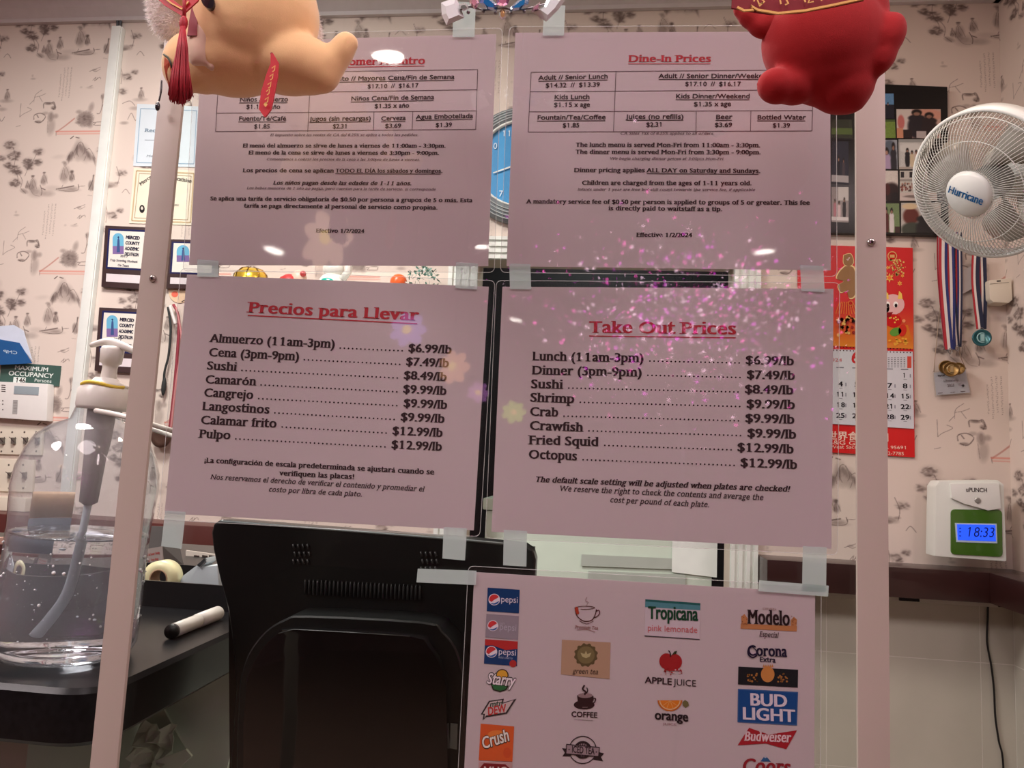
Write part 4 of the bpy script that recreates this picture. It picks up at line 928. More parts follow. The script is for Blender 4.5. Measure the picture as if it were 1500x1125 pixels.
# ================================================================== RIGHT PART OF THE WALL
# --- photo collage on a black board
def blend(img, cx, cy, rx, ry, col, soft=.15):
    H, Wd = img.shape[:2]; yy, xx = np.mgrid[0:H, 0:Wd]; u = xx / (Wd - 1); v = yy / (H - 1)
    d = np.sqrt(((u - cx) / rx) ** 2 + ((v - cy) / ry) ** 2); k = np.clip((1 + soft - d) / (2 * soft), 0, 1)[..., None]
    img[:] = img * (1 - k) + np.array(col, float) * k
def band(img, y0, y1, col, x0=0, x1=1):
    H, Wd = img.shape[:2]; img[int(y0 * H):max(int(y1 * H), int(y0 * H) + 1), int(x0 * Wd):max(int(x1 * Wd), int(x0 * Wd) + 1)] = col
def person(img, x, y, h, top, hair=(30, 24, 22), skin=(176, 132, 112), w=1.0):
    """standing person in a printed photograph: y = crown of the head"""
    blend(img, x, y + h * .62, h * .17 * w, h * .44, top); blend(img, x, y + h * .30, h * .16 * w, h * .12, top)
    blend(img, x, y + h * .10, h * .095 * w, h * .12, hair); blend(img, x, y + h * .15, h * .060 * w, h * .066, [c_ * .82 for c_ in skin])
def pic(bg, w=34, h=34):
    im = np.zeros((h, w, 3)); im[:] = bg; return im + rng.rand(h, w, 1) * 14 - 7
board = [(1170, 118), (1388, 127), (1390, 345), (1166, 340)]
t = thing('photo_collage', 'black board covered with printed snapshots of people, partly behind the white fan', 'photo collage', at(1280, 345, WY))
slab('board', board, WY - 0.022, 0.02, M('black_board', (16, 16, 18), .3), t, bevel=.002)
YB = WY - 0.0235
def snap(q, im, lb): slab('snapshot_edge', q, YB, .001, M('photo_paper', (190, 186, 184), .3), t) if False else None; raster('snapshot', q, np.clip(im, 0, 255), t, YB, PRINT, lb)
im = pic((96, 140, 180), 20, 34); band(im, .45, 1, (34, 34, 44)); person(im, .5, .35, .6, (30, 32, 44)); snap([(1292, 137), (1309, 137), (1310, 174), (1292, 173)], im, 'snapshot with blue sky')
im = pic((112, 138, 62), 20, 28); band(im, 0, .15, (70, 90, 50)); blend(im, .15, .4, .12, .2, (40, 44, 34)); snap([(1292, 175), (1311, 175), (1312, 202), (1292, 202)], im, 'snapshot of green grass')
im = pic((196, 164, 150), 60, 40); band(im, .0, .7, (206, 196, 188), 0, .35); blend(im, .1, .45, .08, .25, (190, 110, 104)); band(im, .65, 1, (200, 140, 110), 0, .15); blend(im, .7, .2, .35, .2, (206, 150, 130)); person(im, .46, .02, .95, (38, 34, 40), w=1.3); person(im, .74, .12, .9, (44, 34, 36), (26, 16, 16), w=1.2); band(im, .72, 1, (40, 32, 34), .15, .35); band(im, .75, .98, (180, 170, 168), .45, .68); snap([(1313, 160), (1378, 160), (1378, 203), (1314, 202)], im, 'snapshot of a couple in black at a table')
im = pic((150, 156, 164), 24, 40); blend(im, .5, .3, .4, .3, (90, 100, 112)); person(im, .75, .1, 1.2, (44, 44, 50)); person(im, .3, .28, 1.1, (170, 150, 180), (34, 26, 26), (206, 160, 140), w=1.4); snap([(1292, 205), (1314, 205), (1315, 248), (1292, 247)], im, 'snapshot of a young woman with long dark hair')
im = pic((196, 196, 192), 44, 44); band(im, .0, .12, (150, 152, 150)); blend(im, .5, .3, .5, .16, (210, 210, 206)); band(im, .12, .9, (170, 172, 170), .04, .08); person(im, .36, .3, .62, (34, 32, 36)); person(im, .55, .38, .54, (206, 190, 160)); person(im, .72, .36, .56, (200, 180, 168), w=.9); band(im, .92, 1, (170, 160, 150)); snap([(1316, 204), (1352, 204), (1352, 248), (1317, 248)], im, 'pale snapshot of three people in formal clothes')
im = pic((206, 200, 192), 24, 42); blend(im, .6, .75, .6, .35, (40, 26, 26)); blend(im, .3, .62, .2, .2, (70, 30, 28)); blend(im, .8, .9, .3, .2, (24, 22, 24)); snap([(1293, 250), (1315, 250), (1316, 295), (1293, 294)], im, 'snapshot with white sky over dark heads')
im = pic((190, 188, 180), 56, 42); [band(im, .05, .24, (40, 40, 44), a_, a_ + .08) for a_ in (.05, .28, .52, .76)]; band(im, .3, .36, (150, 146, 140))
for i in range(90): blend(im, rng.rand(), .42 + rng.rand() * .25, .022, .035, ((120, 60, 54), (60, 40, 40), (170, 130, 110), (90, 50, 50))[i % 4])
band(im, .75, 1, (196, 184, 178)); blend(im, .5, .86, .4, .05, (120, 108, 104)); snap([(1318, 250), (1372, 250), (1373, 294), (1318, 294)], im, 'snapshot of a large group before a pale building')
im = pic((110, 132, 90), 26, 46); person(im, .18, .14, 1.0, (80, 30, 30)); person(im, .52, .16, .9, (206, 200, 200), (28, 20, 20)); band(im, .8, 1, (60, 40, 36), .7, 1); snap([(1294, 298), (1317, 298), (1318, 341), (1294, 340)], im, 'snapshot of a woman in a white coat')
im = pic((180, 176, 170), 56, 46); blend(im, .25, .45, .2, .28, (96, 44, 36)); blend(im, .22, .12, .2, .1, (206, 186, 150)); blend(im, .28, .9, .28, .25, (60, 66, 56)); person(im, .68, .18, 1.2, (30, 28, 30), w=1.5); blend(im, .68, .13, .08, .07, (210, 206, 204)); blend(im, .45, .1, .06, .05, (220, 216, 210)); blend(im, .9, .6, .1, .3, (36, 36, 38)); snap([(1320, 297), (1378, 297), (1379, 341), (1320, 341)], im, 'snapshot of two people, one in a white cap')
im = pic((52, 56, 44), 34, 30); band(im, .45, .75, (86, 104, 56)); band(im, .9, 1, (30, 30, 34)); snap([(1218, 175), (1248, 175), (1249, 205), (1218, 204)], im, 'dark snapshot with a strip of grass')
im = pic((44, 46, 58), 34, 70); person(im, .4, .35, .6, (28, 28, 36)); person(im, .7, .4, .5, (70, 62, 68)); band(im, .8, .97, (170, 164, 166)); snap([(1219, 207), (1243, 207), (1243, 270), (1218, 268)], im, 'dark blue snapshot of guests')
im = pic((150, 140, 140), 30, 52); band(im, .0, .4, (196, 190, 188), .4, 1); person(im, .75, .3, .6, (34, 30, 34)); person(im, .45, .4, .5, (206, 180, 184)); person(im, .2, .35, .5, (180, 120, 130)); band(im, .85, .95, (214, 206, 206)); snap([(1218, 274), (1243, 274), (1243, 326), (1218, 325)], im, 'snapshot of a wedding party')

# --- wall calendar
k_cred = M('calendar_red', (206, 22, 24), 0.3, var=.02); k_gold = M('foil_gold', (196, 150, 84), .3, metal=.5); k_pad = M('calendar_paper', (206, 208, 214), .6, var=.01)
t = thing('wall_calendar', 'red Chinese New Year wall calendar with a month page of dates and gold figures', 'calendar', at(1255, 670, WY))
YC = WY - 0.008
q0, q1 = 1168, 1337
im = np.zeros((60, 70, 3)); 
for i in range(60): im[i] = np.array((200, 22, 24)) * (1 - max(0, (i - 34) / 26)) + np.array((222, 140, 40)) * max(0, (i - 34) / 26)
slab('backing_card', [(q0, 358), (q1, 363), (1340, 670), (q0 + 3, 660)], YC, .004, k_cred, t)
raster('picture_panel', [(q0, 358), (q1, 363), (1338, 511), (q0 + 2, 505)], im, t, YC - .0012, PRINT)
a = Acc(); Yc = YC - .0018
def cp(pts, rgb, l=0): a.flat(P(pts, Yc - .0003 * l), ink(rgb))
cp(circ(1307, 375, 7, n=18), (214, 170, 110)); cp(circ(1307, 375, 5.6, n=18), (190, 30, 26), 1); cp([(1303.5, 373), (1310.5, 373), (1310.5, 377.5), (1303.5, 377.5)], (214, 170, 110), 2)
for i in range(70):
    x, y = 1313 + rng.randn() * 5, 380 + rng.rand() * 24; cp(circ(x, y, .7 + rng.rand() * .9, n=5), (226, 190, 110), 1)
for (x, y, r) in [(1303, 407, 7), (1318, 415, 4), (1300, 392, 3), (1294, 400, 3), (1322, 404, 3)]:
    st = [(x + (r if j % 2 else r * .45) * math.cos(j * .5236), y + (r if j % 2 else r * .45) * math.sin(j * .5236)) for j in range(12)]; cp(st, (236, 196, 90), 1); cp(circ(x, y, r * .4, n=8), (240, 120, 60), 2)
# little dragon child
cp([(1296, 478), (1330, 476), (1336, 500), (1292, 502)], (214, 120, 40)); cp(circ(1308, 446, 17, 15, n=20), (226, 178, 176), 1); cp(circ(1294, 452, 9, 8, n=14), (232, 190, 184), 1)
for sx_, sy_ in ((1298, 432), (1318, 432)): cp([(sx_ - 3, sy_ + 6), (sx_ - 1, sy_ - 6), (sx_ + 3, sy_ - 2), (sx_ + 4, sy_ + 6)], (236, 200, 96), 2)
for ex in (1300, 1312): cp(circ(ex, 446, 3.6, 4.6, n=12), (244, 240, 236), 3); cp(circ(ex + .5, 447.5, 2.1, 3, n=10), (34, 20, 20), 4)
cp([(1295, 458), (1308, 457), (1304, 465), (1298, 464)], (140, 24, 30), 3); cp(circ(1309, 470, 12, 10, n=16), (196, 30, 30), 2)
for i in range(7): cp(circ(1301 + rng.rand() * 16, 464 + rng.rand() * 12, 1.3, n=6), (240, 200, 90), 3)
cp(circ(1312, 486, 9, 6, n=14, ang=-20), (96, 150, 60), 3); cp(circ(1322, 484, 6, 9, n=12, ang=10), (206, 50, 36), 3); cp(circ(1324, 470, 2.6, n=8), (236, 150, 100), 3)
for i in range(16): cp(circ(1298 + rng.rand() * 36, 496 + rng.rand() * 9, 2.2, 1.4, n=7), (232, 170, 60), 3)
a.build('dragon_print', t)
a = Acc()   # cut-out gold figures with a pale outline
def goldfig(pts, l):
    c = (sum(p[0] for p in pts) / len(pts), sum(p[1] for p in pts) / len(pts))
    a.flat(P([(c[0] + (x - c[0]) * 1.12, c[1] + (y - c[1]) * 1.08) for x, y in pts], Yc - .0006 - .0003 * l), ink((236, 206, 150))); a.flat(P(pts, Yc - .0012 - .0003 * l), ink((150, 112, 78)))
sp = lambda pts: [(v.x, v.y) for v in spline([(x, y, 0) for x, y in pts + pts[:1]], 4)][:-1]
goldfig(sp([(1236, 374), (1246, 372), (1250, 384), (1244, 390), (1236, 386)]), 0)
goldfig(sp([(1238, 390), (1250, 392), (1254, 410), (1252, 432), (1244, 436), (1240, 426), (1232, 428), (1228, 418), (1236, 412), (1226, 408), (1230, 398)]), 1)
for i in range(9): strip(a, [(1230 + i * 2.4, 442), (1224 + i * 4, 460)], 1, ink((226, 130, 60)), Yc - .0012)
a.flat(P(circ(1246, 444, 4, n=12), Yc - .0018), ink((214, 110, 60))); a.flat(P(circ(1246, 444, 2.6, n=10), Yc - .0021), ink((170, 30, 26)))
for i in range(30): a.flat(P(circ(1226 + rng.rand() * 26, 462 + rng.rand() * 34, 2 + rng.rand() * 2, n=6), Yc - .0015), ink(((214, 90, 50), (230, 180, 100), (150, 40, 34))[i % 3]))
a.build('gold_figure_print', t)
slab('month_pad', [(q0 + 2, 510), (1337, 515), (1339, 628), (q0 + 3, 618)], YC - .0035, .003, k_pad, t)
a = Acc()
for i in range(34):
    x = 1172 + i * 4.9
    for dy in (0, 5): a.flat(P(circ(x, 506.5 + dy + (x - 1168) * .03, 1.0, n=6), YC - .0042), ink((70, 20, 20)))
a.build('binding_holes', t)
a = Acc(); Yn = YC - .0040; kb = ink((26, 24, 30))
cols = [1180, 1205.5, 1231, 1254.5, 1279, 1303, 1325.5]; rows = [549, 564.5, 579.5, 595, 610.5]; d = 1
grid = [[None] * 6 + [1]] + [[2 + 7 * k + j for j in range(7)] for k in range(4)] + [[30] + [None] * 6]
for k, rw in enumerate(grid[:5]):
    for j, n in enumerate(rw):
        if n:
            x = cols[j]; y = rows[k] + 4 + (x - 1325) * .03; wv = 4.5 if n < 10 else 10.5
            text(a, str(n), (x - wv / 2 - 1, y), (x + wv / 2 + (1 if n != 1 else -1), y + .2), 6.8, 'sans_bold', kb, Yn)
            line(a, (x - 2, y + 2.6), (x + 3, y + 2.8), .6, ink((120, 120, 130)), Yn); line(a, (x + 8, y - 5), (x + 8, y), 1.6, ink((150, 150, 160)), Yn)
text(a, '6', (1247, 532), (1258, 532), 17, 'sans_bold', ink((196, 36, 40)), Yn); text(a, '2024', (1212, 529), (1233, 530), 5, 'sans', ink((196, 90, 96)), Yn)
a.flat(P([(1329, 522), (1335, 522), (1335, 539), (1329, 539)], Yn), ink((206, 80, 64)))
for r_ in range(6):
    for c_ in range(7): line(a, (1296 + c_ * 4.6, 524 + r_ * 2.7), (1298.4 + c_ * 4.6, 524 + r_ * 2.7), .9, ink((110, 110, 118)), Yn)
for x in cols: line(a, (x - 6, 541 + (x - 1325) * .03), (x + 5, 541.2 + (x - 1325) * .03), 1.4, ink((130, 130, 140)), Yn)
a.build('dates', t, kind='stuff')
a = Acc(); Yf = YC - .0010; kp = ink((240, 206, 190))
text(a, '世界食品公司', (1212, 643), (1302, 646), 9.5, 'sans_bold', kp, Yf); text(a, 'S&G Grocery', (1214, 650.5), (1290, 654), 6, 'sans', kp, Yf)
text(a, 'at West Sacramento, CA 95691', (1206, 657), (1329, 658), 4.8, 'sans', kp, Yf); text(a, '372-7785', (1292, 666), (1324, 667), 4.8, 'sans', kp, Yf); 
a.build('footer_lettering', t)

# --- wall fan: on an arm from the right wall, turned towards the room
def fan():
    H_ = at(1441, 272, 1.02); H_ = Vector(H_)
    v = Vector(CAM) - H_; v.normalize()
    rt, dn = Vector(RM[:, 0]), Vector(RM[:, 1]); ax = (v * .47 + (-rt * .87 + dn * .49) * .883).normalized()
    t = thing('wall_fan', 'white caged oscillating fan on the right wall with a round badge', 'fan', H_)
    e1 = ax.cross(Vector((0, 0, 1))).normalized(); e2 = e1.cross(ax).normalized()
    mw_ = M('fan_white', (226, 230, 226), .4, var=.02); mwire = M('fan_wire', (206, 208, 202), .35, var=0); R = .160
    def pt(r, th, h): return H_ + ax * h + (e1 * math.cos(th) + e2 * math.sin(th)) * r
    def prof_f(u): # front cage: u 0..1 hub->rim
        r = .05 + (R - .05) * u; h = .050 * (1 - u ** 3.2) ** .8 if u < 1 else 0; return r, h
    N = 108
    a = Acc()
    for i in range(N):
        th0 = 2 * math.pi * i / N; pts = []
        for k in range(9): u = k / 8; r, h = prof_f(u); pts.append(pt(r, th0 + .14 * u, h))
        a.tube(pts, .00085, mwire, 4)
    a.build('front_cage_wires', t, kind='stuff')
    a = Acc()
    for i in range(N):
        th0 = 2 * math.pi * i / N; pts = [pt(.06 + (R - .06) * u, th0 - .14 * u, -.085 + .085 * u ** 3) for u in (0, .25, .5, .7, .85, 1)]
        a.tube(pts, .0008, mwire, 3)
    a.build('rear_cage_wires', t, kind='stuff')
    for u, rr in ((.55, .0012), (.92, .0012)):
        r, h = prof_f(u); Acc().tube([pt(r, k / 48 * 6.283, h - .001) for k in range(48)], rr, mwire, 5, True).build('cage_ring', t)
    Acc().lathe(H_, [(R - .002, -.034), (R + .005, -.034), (R + .006, 0.002), (R, .004), (R - .002, .002), (R - .002, -.034)], mw_, 64, ax, caps=False).build('rim_band', t, recalc=True)
    Acc().lathe(H_, [(.050, .044), (.051, .050), (.044, .059), (.0, .062)], mw_, 40, ax, caps=False).build('badge', t)
    a = Acc(); wd = 'Hurricane'; x = -.039; kb_ = ink((30, 110, 170)); tot = sum(glyph(c, 'sans')[2] for c in wd); sx = .078 / tot
    Rr = (rt * .98 - dn * .17); Rr = (Rr - ax * Rr.dot(ax)).normalized(); Ub = ax.cross(Rr).normalized(); Ub = Ub if Ub.dot(dn) < 0 else -Ub
    for c in wd:
        vv, ff, adv = glyph(c, 'sans')
        for o in (-.03, 0, .03): a.add([H_ + ax * .0626 + Rr * (x + (p[0] + o) * sx) + Ub * (p[1] * .024 - .006) for p in vv], ff, kb_)
        x += adv * sx
    a.build('badge_lettering', t)
    a = Acc()
    for b in range(3):
        vs = []; n = 8
        for k in range(n):
            r = .035 + .105 * k / (n - 1); w_ = .35 + .75 * math.sin(k / (n - 1) * 2.6); th = b * 2.094 + .25 * k / (n - 1)
            vs += [pt(r, th, -.01), pt(r, th + w_ * .5, -.022), pt(r, th + w_, -.045)]
        a = Acc(); a.add(vs, [(3 * k + j, 3 * k + j + 1, 3 * k + j + 4, 3 * k + j + 3) for k in range(n - 1) for j in (0, 1)], M('fan_blade', (176, 172, 162), .35), True)
        o = a.build('blade', t, recalc=False); md = o.modifiers.new('solid', 'SOLIDIFY'); md.thickness = .002
    Acc().lathe(H_, [(.03, -.05), (.038, -.045), (.038, .02), (.03, .03)], M('fan_grey', (120, 124, 122), .4), 24, ax).build('hub', t)
    Acc().lathe(H_, [(.03, -.19), (.055, -.175), (.062, -.14), (.062, -.09), (.05, -.078)], mw_, 28, ax).build('motor_housing', t)
    m0 = H_ - ax * .14 - Vector((0, 0, .06))
    Acc().tube(spline([m0 + Vector((0, 0, .05)), m0 - Vector((0, 0, .05)), m0 + Vector((.04, .02, -.09)), Vector((XR - .02, m0.y + .06, m0.z - .10))]), .012, mw_, 10).build('arm', t)
    Acc().box(XR - .03, XR - .001, m0.y + .01, m0.y + .11, m0.z - .20, m0.z - .02, mw_).build('wall_mount', t, bevel=.006)
fan()

# --- medals
gold = M('antique_gold', (132, 104, 62), .35, metal=.8, var=.1, scale=300, bump=.3); teal = M('teal_enamel', (46, 98, 104), .3, metal=.4); m_pin = M('steel_pin', (150, 150, 150), .3, metal=.9)
def medal(label, top, bot, wpx, cols, disc, r, mat, Yo, rim, group):
    t = thing('medal', label, 'medal', at(disc[0], disc[1] + r, WY), group); Y = WY - Yo
    ribbon(t, 'ribbon', [(v.x, v.y) for v in spline([(top[0] - 3, top[1], 0), ((top[0] - 3) * .6 + bot[0] * .4 - 4, top[1] * .6 + bot[1] * .4, 0), (bot[0] - 1.5, bot[1], 0)])], wpx * .55, cols, Y)
    ribbon(t, 'ribbon', [(v.x, v.y) for v in spline([(top[0] + 6, top[1], 0), ((top[0] + 6) * .5 + bot[0] * .5 + 2, top[1] * .5 + bot[1] * .5, 0), (bot[0] + 1.5, bot[1], 0)])], wpx * .5, cols, Y + .004)
    Acc().tube([at(bot[0] + 3 * math.cos(k), bot[1] + 2 + 4 * math.sin(k), Y) for k in np.arange(0, 6.2, .7)], .0015, m_pin, 5, True).build('ring', t)
    rr = r * pxsize(*disc, Y); c = at(*disc, Y - .002)
    Acc().lathe(c, [(rr, .0), (rr, .004), (rr * .86, .005), (rr * .82, .0035), (0, .0035)], mat, 28, (-.25 if 'cluster' in label else 0, -1, 0)).build('disc', t)
    a = Acc(); a.lathe(c + Vector((0, -.0036, 0)), [(rr * .62, 0), (rr * .60, .0015), (rr * .5, .0012), (rr * .48, 0)], rim, 24, (0, -1, 0), caps=False)
    a.box(c.x - rr * .2, c.x + rr * .2, c.y - .0062, c.y - .003, c.z - rr * .42, c.z + rr * .42, rim); a.build('relief', t)
W3 = [r_red, r_white, r_blue]
medal('gold medal on a red, white and blue ribbon, front one of the hanging cluster', (1385, 338), (1392, 512), 22, [r_red, r_white, r_blue], (1393, 541), 11, gold, .036, M('pale_gold', (196, 176, 130), .3, metal=.8), 'medals hanging below the fan')
medal('gold medal at the left of the cluster, its red ribbon bulging outwards', (1379, 340), (1388, 508), 13, [r_red, r_white, r_red], (1386, 538), 10, gold, .016, gold, 'medals hanging below the fan')
medal('gold medal seen nearly edge-on at the right of the cluster', (1398, 340), (1402, 508), 20, [r_red, r_blue, r_white, r_navy], (1403, 540), 9, gold, .026, M('pale_gold', (196, 176, 130), .3), 'medals hanging below the fan')
medal('teal medal hanging alone from a red, white and navy ribbon, right of the cluster', (1433, 372), (1438, 482), 22, [r_red, r_white, r_navy, r_navy], (1438, 495), 12.5, teal, .03, M('pale_teal', (150, 196, 196), .35), 'medals hanging below the fan')
tag(slab('paper_slip', [(1406, 397), (1427, 388), (1429, 420), (1408, 432)], WY - .012, .001, M('tilted_slip', (196, 186, 182), .6)), 'small tilted paper slip pinned between the two medal ribbons', 'paper')
t = thing('name_badge', 'clear badge holder with a white card hanging from a thin cord under the gold medals', 'badge', at(1392, 580, WY))
slab('card', [(1368, 546), (1414, 541), (1421, 575), (1372, 579)], WY - .012, .002, M('badge_card', (196, 200, 208), .5, var=.01), t)
slab('holder', rounded([Vector((1366, 542, 0)), Vector((1417, 538, 0)), Vector((1424, 578, 0)), Vector((1370, 582, 0))], 3, 3) and [(1366, 544), (1416, 538), (1423, 578), (1370, 582)], WY - .0135, .001, thin_clear('badge_holder', (.95, .95, .95), 1), t)
Acc().tube([at(x, y, WY - .014) for x, y in [(1382, 350), (1378, 440), (1369, 530), (1368, 545)]], .0013, M('cord_tan', (170, 150, 130)), 5).build('cord', t)
Acc().tube([at(x, y, WY - .014) for x, y in [(1404, 430), (1406, 520), (1415, 541)]], .0013, M('cord_tan', (170, 150, 130)), 5).build('cord', t)
a = Acc(); text(a, 'Merced', (1374, 552), (1384, 551), 3, 'sans_bold', k_txt, WY - .0125); text(a, 'Scholarship', (1382, 560), (1404, 558), 3, 'sans', k_grey, WY - .0125); text(a, '2023', (1388, 567), (1398, 566), 4, 'sans_bold', k_grey, WY - .0125); a.flat(P(circ(1411, 565, 2, n=8), WY - .0125), k_txt)
for x in (1374, 1392, 1407): line(a, (x, 576 - (x - 1374) * .07), (x + 7, 575.5 - (x - 1374) * .07), 1, k_grey, WY - .0125)
a.build('print', t)
# motion sensor, wall-rack, time clock, cord
t = thing('motion_sensor', 'small ivory motion sensor box below the fan near the corner', 'sensor', at(1466, 445, WY))
slab('body', [(1449, 410), (1482, 407), (1484, 439), (1478, 444), (1455, 443), (1450, 438)], WY - .05, .048, m_ivory, t, bevel=.006); a = Acc(); line(a, (1450, 416), (1478, 413.5), .8, ink((150, 142, 130)), WY - .0505); a.flat(P([(1460, 411), (1466, 410.6), (1466, 412.4), (1460, 412.8)], WY - .0505), k_txt); a.build('slot_mark', t)

def clock_machine():
    Y = 1.635; q = [(1367, 705), (1468, 703), (1475, 823), (1361, 816)]
    t = thing('time_clock', 'white time clock with a green face and blue display, standing on the dark shelf', 'time clock', at(1418, 820, Y))
    mwh = M('time_clock_white', (222, 226, 218), .4, var=.02); slab('housing', [(1371, 712), (1376, 704), (1462, 703), (1471, 709), (1475, 823), (1369, 815)], Y, .06, mwh, t, bevel=.006)
    slab('upper_cover', [(1392, 708), (1464, 707), (1467, 745), (1448, 748), (1412, 738), (1394, 730)], Y - .008, .008, M('time_clock_cover', (230, 232, 226), .35, var=.01), t, bevel=.004)
    fc = rounded([at(*p, Y - .003) for p in [(1393, 746), (1468, 747), (1469, 816), (1393, 812)]], .012); Acc().prism(fc, (0, .004, 0), M('time_clock_green', (64, 104, 30), .25, coat=.5)).build('green_face', t, bevel=.001)
    slab('display_frame', [(1399, 766), (1460, 767), (1461, 796), (1401, 794)], Y - .0045, .002, M('display_frame', (186, 206, 222), .4), t)
    slab('display', [(1402, 768), (1458, 769), (1459, 793), (1403, 791)], Y - .0052, .001, M('display_blue', (36, 84, 250), .3, var=0, emit=.9), t)
    a = Acc(); kd = ink((24, 44, 120)); text(a, '18:33', (1414, 786), (1456, 787), 14, 'sans_ital', kd, Y - .0056)
    for y in (774, 779, 785): line(a, (1405, y), (1408, y), 1.4, kd, Y - .0056)
    a.build('time_digits', t)
    a = Acc(); text(a, 'uPUNCH', (1415, 720.5), (1446, 721), 6, 'sans_bold', k_txt, Y - .0085); a.build('name_lettering', t)
    Acc().lathe(at(1432, 733, Y - .008), [(.0085, 0), (.008, .002), (.005, .0025)], M('key_lock', (176, 176, 170), .3, metal=.6), 20, (0, -1, 0)).build('key_lock', t)
clock_machine()
pts = [(1447, 868), (1447, 900), (1446, 940), (1452, 975), (1456, 1010), (1458, 1050), (1463, 1085), (1470, 1128), (1472, 1300)]
tag(Acc().tube(spline([at(x, y, WY - .016) for x, y in pts]), .0028, m_black, 6).build('power_cord'), 'thin black power cord hanging from the dark shelf down the tiled wall', 'cord')
t = thing('card_rack', 'dark grey-green time card rack with white numbered tabs at the right edge', 'card rack', (XR - .02, 1.25, CZ - .2))
Yr = 1.4
Acc().box(XR - .03, XR - .002, 1.18, 1.42, CZ - .26, CZ + .17, M('rack_green', (62, 78, 84), .5)).build('back', t, bevel=.002)
for i in range(13):
    z = CZ + .15 - i * .031
    a = Acc(); a.prism([(XR - .055, 1.19, z), (XR - .03, 1.19, z - .02), (XR - .03, 1.41, z - .02), (XR - .055, 1.41, z)], (0, 0, -.006), M('rack_pocket', (74, 92, 98), .5)); a.build('pocket', t)
    Acc().box(XR - .060, XR - .052, 1.385, 1.415, z - .014, z + .006, m_plastic).build('number_tab', t)
Acc().box(XR - .05, XR - .03, 1.22, 1.40, CZ + .16, CZ + .20, m_plastic).build('card', t)

# ================================================================== DOORWAY THINGS, CLOCK, ORNAMENTS
t = thing('chest_cabinet', 'pale green-white chest cabinet standing in the doorway behind the screen', 'cabinet', (0.0, 2.15, 0))
mg = M('pale_green_enamel', (206, 220, 206), .35, var=.02)
Acc().box(-.36, .395, 1.90, 2.5, 0.04, CZ - .16, mg).build('body', t, bevel=.01); Acc().box(-.37, .40, 1.89, 2.51, CZ - .16, CZ - .12, mg).build('lid', t, bevel=.008)
Acc().box(-.3, .3, 1.93, 2.4, 0, .04, m_black).build('base', t)
slab('notice', [(985, 780), (1051, 784), (1050, 846), (984, 838)], 1.893, .002, M('notice_paper', (236, 242, 238), .5), t)
slab('notice', [(852, 812), (984, 818), (984, 834), (851, 829)], 1.893, .002, M('grey_notice', (176, 184, 176), .5), t)
slab('notice', [(862, 836), (1004, 842), (1004, 858), (861, 852)], 1.892, .002, M('grey_notice', (176, 184, 176), .5), t)
# round blue wall clock
c = at(766, 246, WY); t = thing('wall_clock', 'round blue-faced wall clock, a sliver of it seen between the two upper sheets', 'clock', c)
r1 = .150
Acc().lathe(c, [(r1 + .05, 0), (r1 + .05, .03), (r1, .045), (r1, .035)], M('clock_case_grey', (120, 128, 132), .35), 48, (0, -1, 0), caps=False).build('case', t)
for k in range(4): Acc().tube([c + Vector(((r1 + .012 + k * .010) * math.cos(j / 40 * 6.283), -.043 + k * .003, (r1 + .012 + k * .010) * math.sin(j / 40 * 6.283))) for j in range(40)], .002, M('clock_ring', (176, 184, 184), .3), 5, True).build('case_ring', t)
Acc().lathe(c, [(r1, .03), (r1, .046), (r1 - .006, .047), (r1 - .008, .038)], m_white, 48, (0, -1, 0), caps=False).build('rim', t)
Acc().lathe(c, [(r1, .034), (0, .036)], M('clock_face_blue', (64, 150, 206), .3, coat=.6), 48, (0, -1, 0), caps=False).build('face', t)
a = Acc()
for n in range(1, 13):
    th = math.radians(90 - 30 * n); p = c + Vector((r1 * .80 * math.cos(th), -.038, r1 * .80 * math.sin(th))); s_ = str(n); x = -.012
    for ch in s_:
        v, f, adv = glyph(ch, 'sans_bold'); a.add([p + Vector((x + vx * .028, 0, vy * .03 - .01)) for vx, vy in v], f, ink((220, 232, 240))); x += adv * .028
a.build('numerals', t)
for L_, th, wv in ((.07, 60, .005), (.10, 200, .0035)):
    th = math.radians(th); dv = Vector((math.cos(th), 0, math.sin(th))); nv = Vector((-dv.z, 0, dv.x)) * wv; b0 = c + Vector((0, -.040, 0)); Acc().prism([b0 - dv * .02 - nv, b0 + dv * L_ - nv * .5, b0 + dv * L_ + nv * .5, b0 - dv * .02 + nv], (0, -.001, 0), m_white).build('hand', t)

# row of ornaments on a small shelf, seen in the gap between the left sheets
ozs = at(500, 428, WY - .12).z; m_gold = M('bright_gold', (240, 200, 70), .25, metal=.7); xa, xb = at(318, 428, WY).x, at(648, 428, WY).x
t = thing('ornament_shelf', 'white wall shelf carrying a row of lucky ornaments behind the left sheets', 'shelf', ((xa + xb) / 2, WY - .06, ozs - .018))
Acc().box(xa, xb, WY - .16, WY - .001, ozs - .018, ozs, m_white).build('board', t, bevel=.002)
for x in (xa + .1, xb - .1): Acc().prism([(x, WY - .001, ozs - .018), (x, WY - .12, ozs - .018), (x, WY - .001, ozs - .11)], (.012, 0, 0), m_white).build('bracket', t)
def orn(name, label, px, build, cat='ornament'):
    c = at(px, 428, WY - .08); c.z = ozs; t = thing(name, label, cat, c); build(t, c)
def gold_pot(t, c):
    Acc().lathe(c, [(.03, .0), (.05, .01), (.058, .035), (.052, .06), (.035, .078), (.0, .085)], m_gold, 28).build('body', t)
    a = Acc()
    for i in range(9):
        th = i * .7; a.tube([c + Vector((.058 * math.cos(th) * math.sin(u), .058 * math.sin(th) * math.sin(u), .045 + .042 * math.cos(u))) for u in (.2, .7, 1.2, 1.7, 2.2)], .0018, M('gold_wire', (120, 84, 30), .3, metal=.8), 4)
    a.build('wire_net', t)
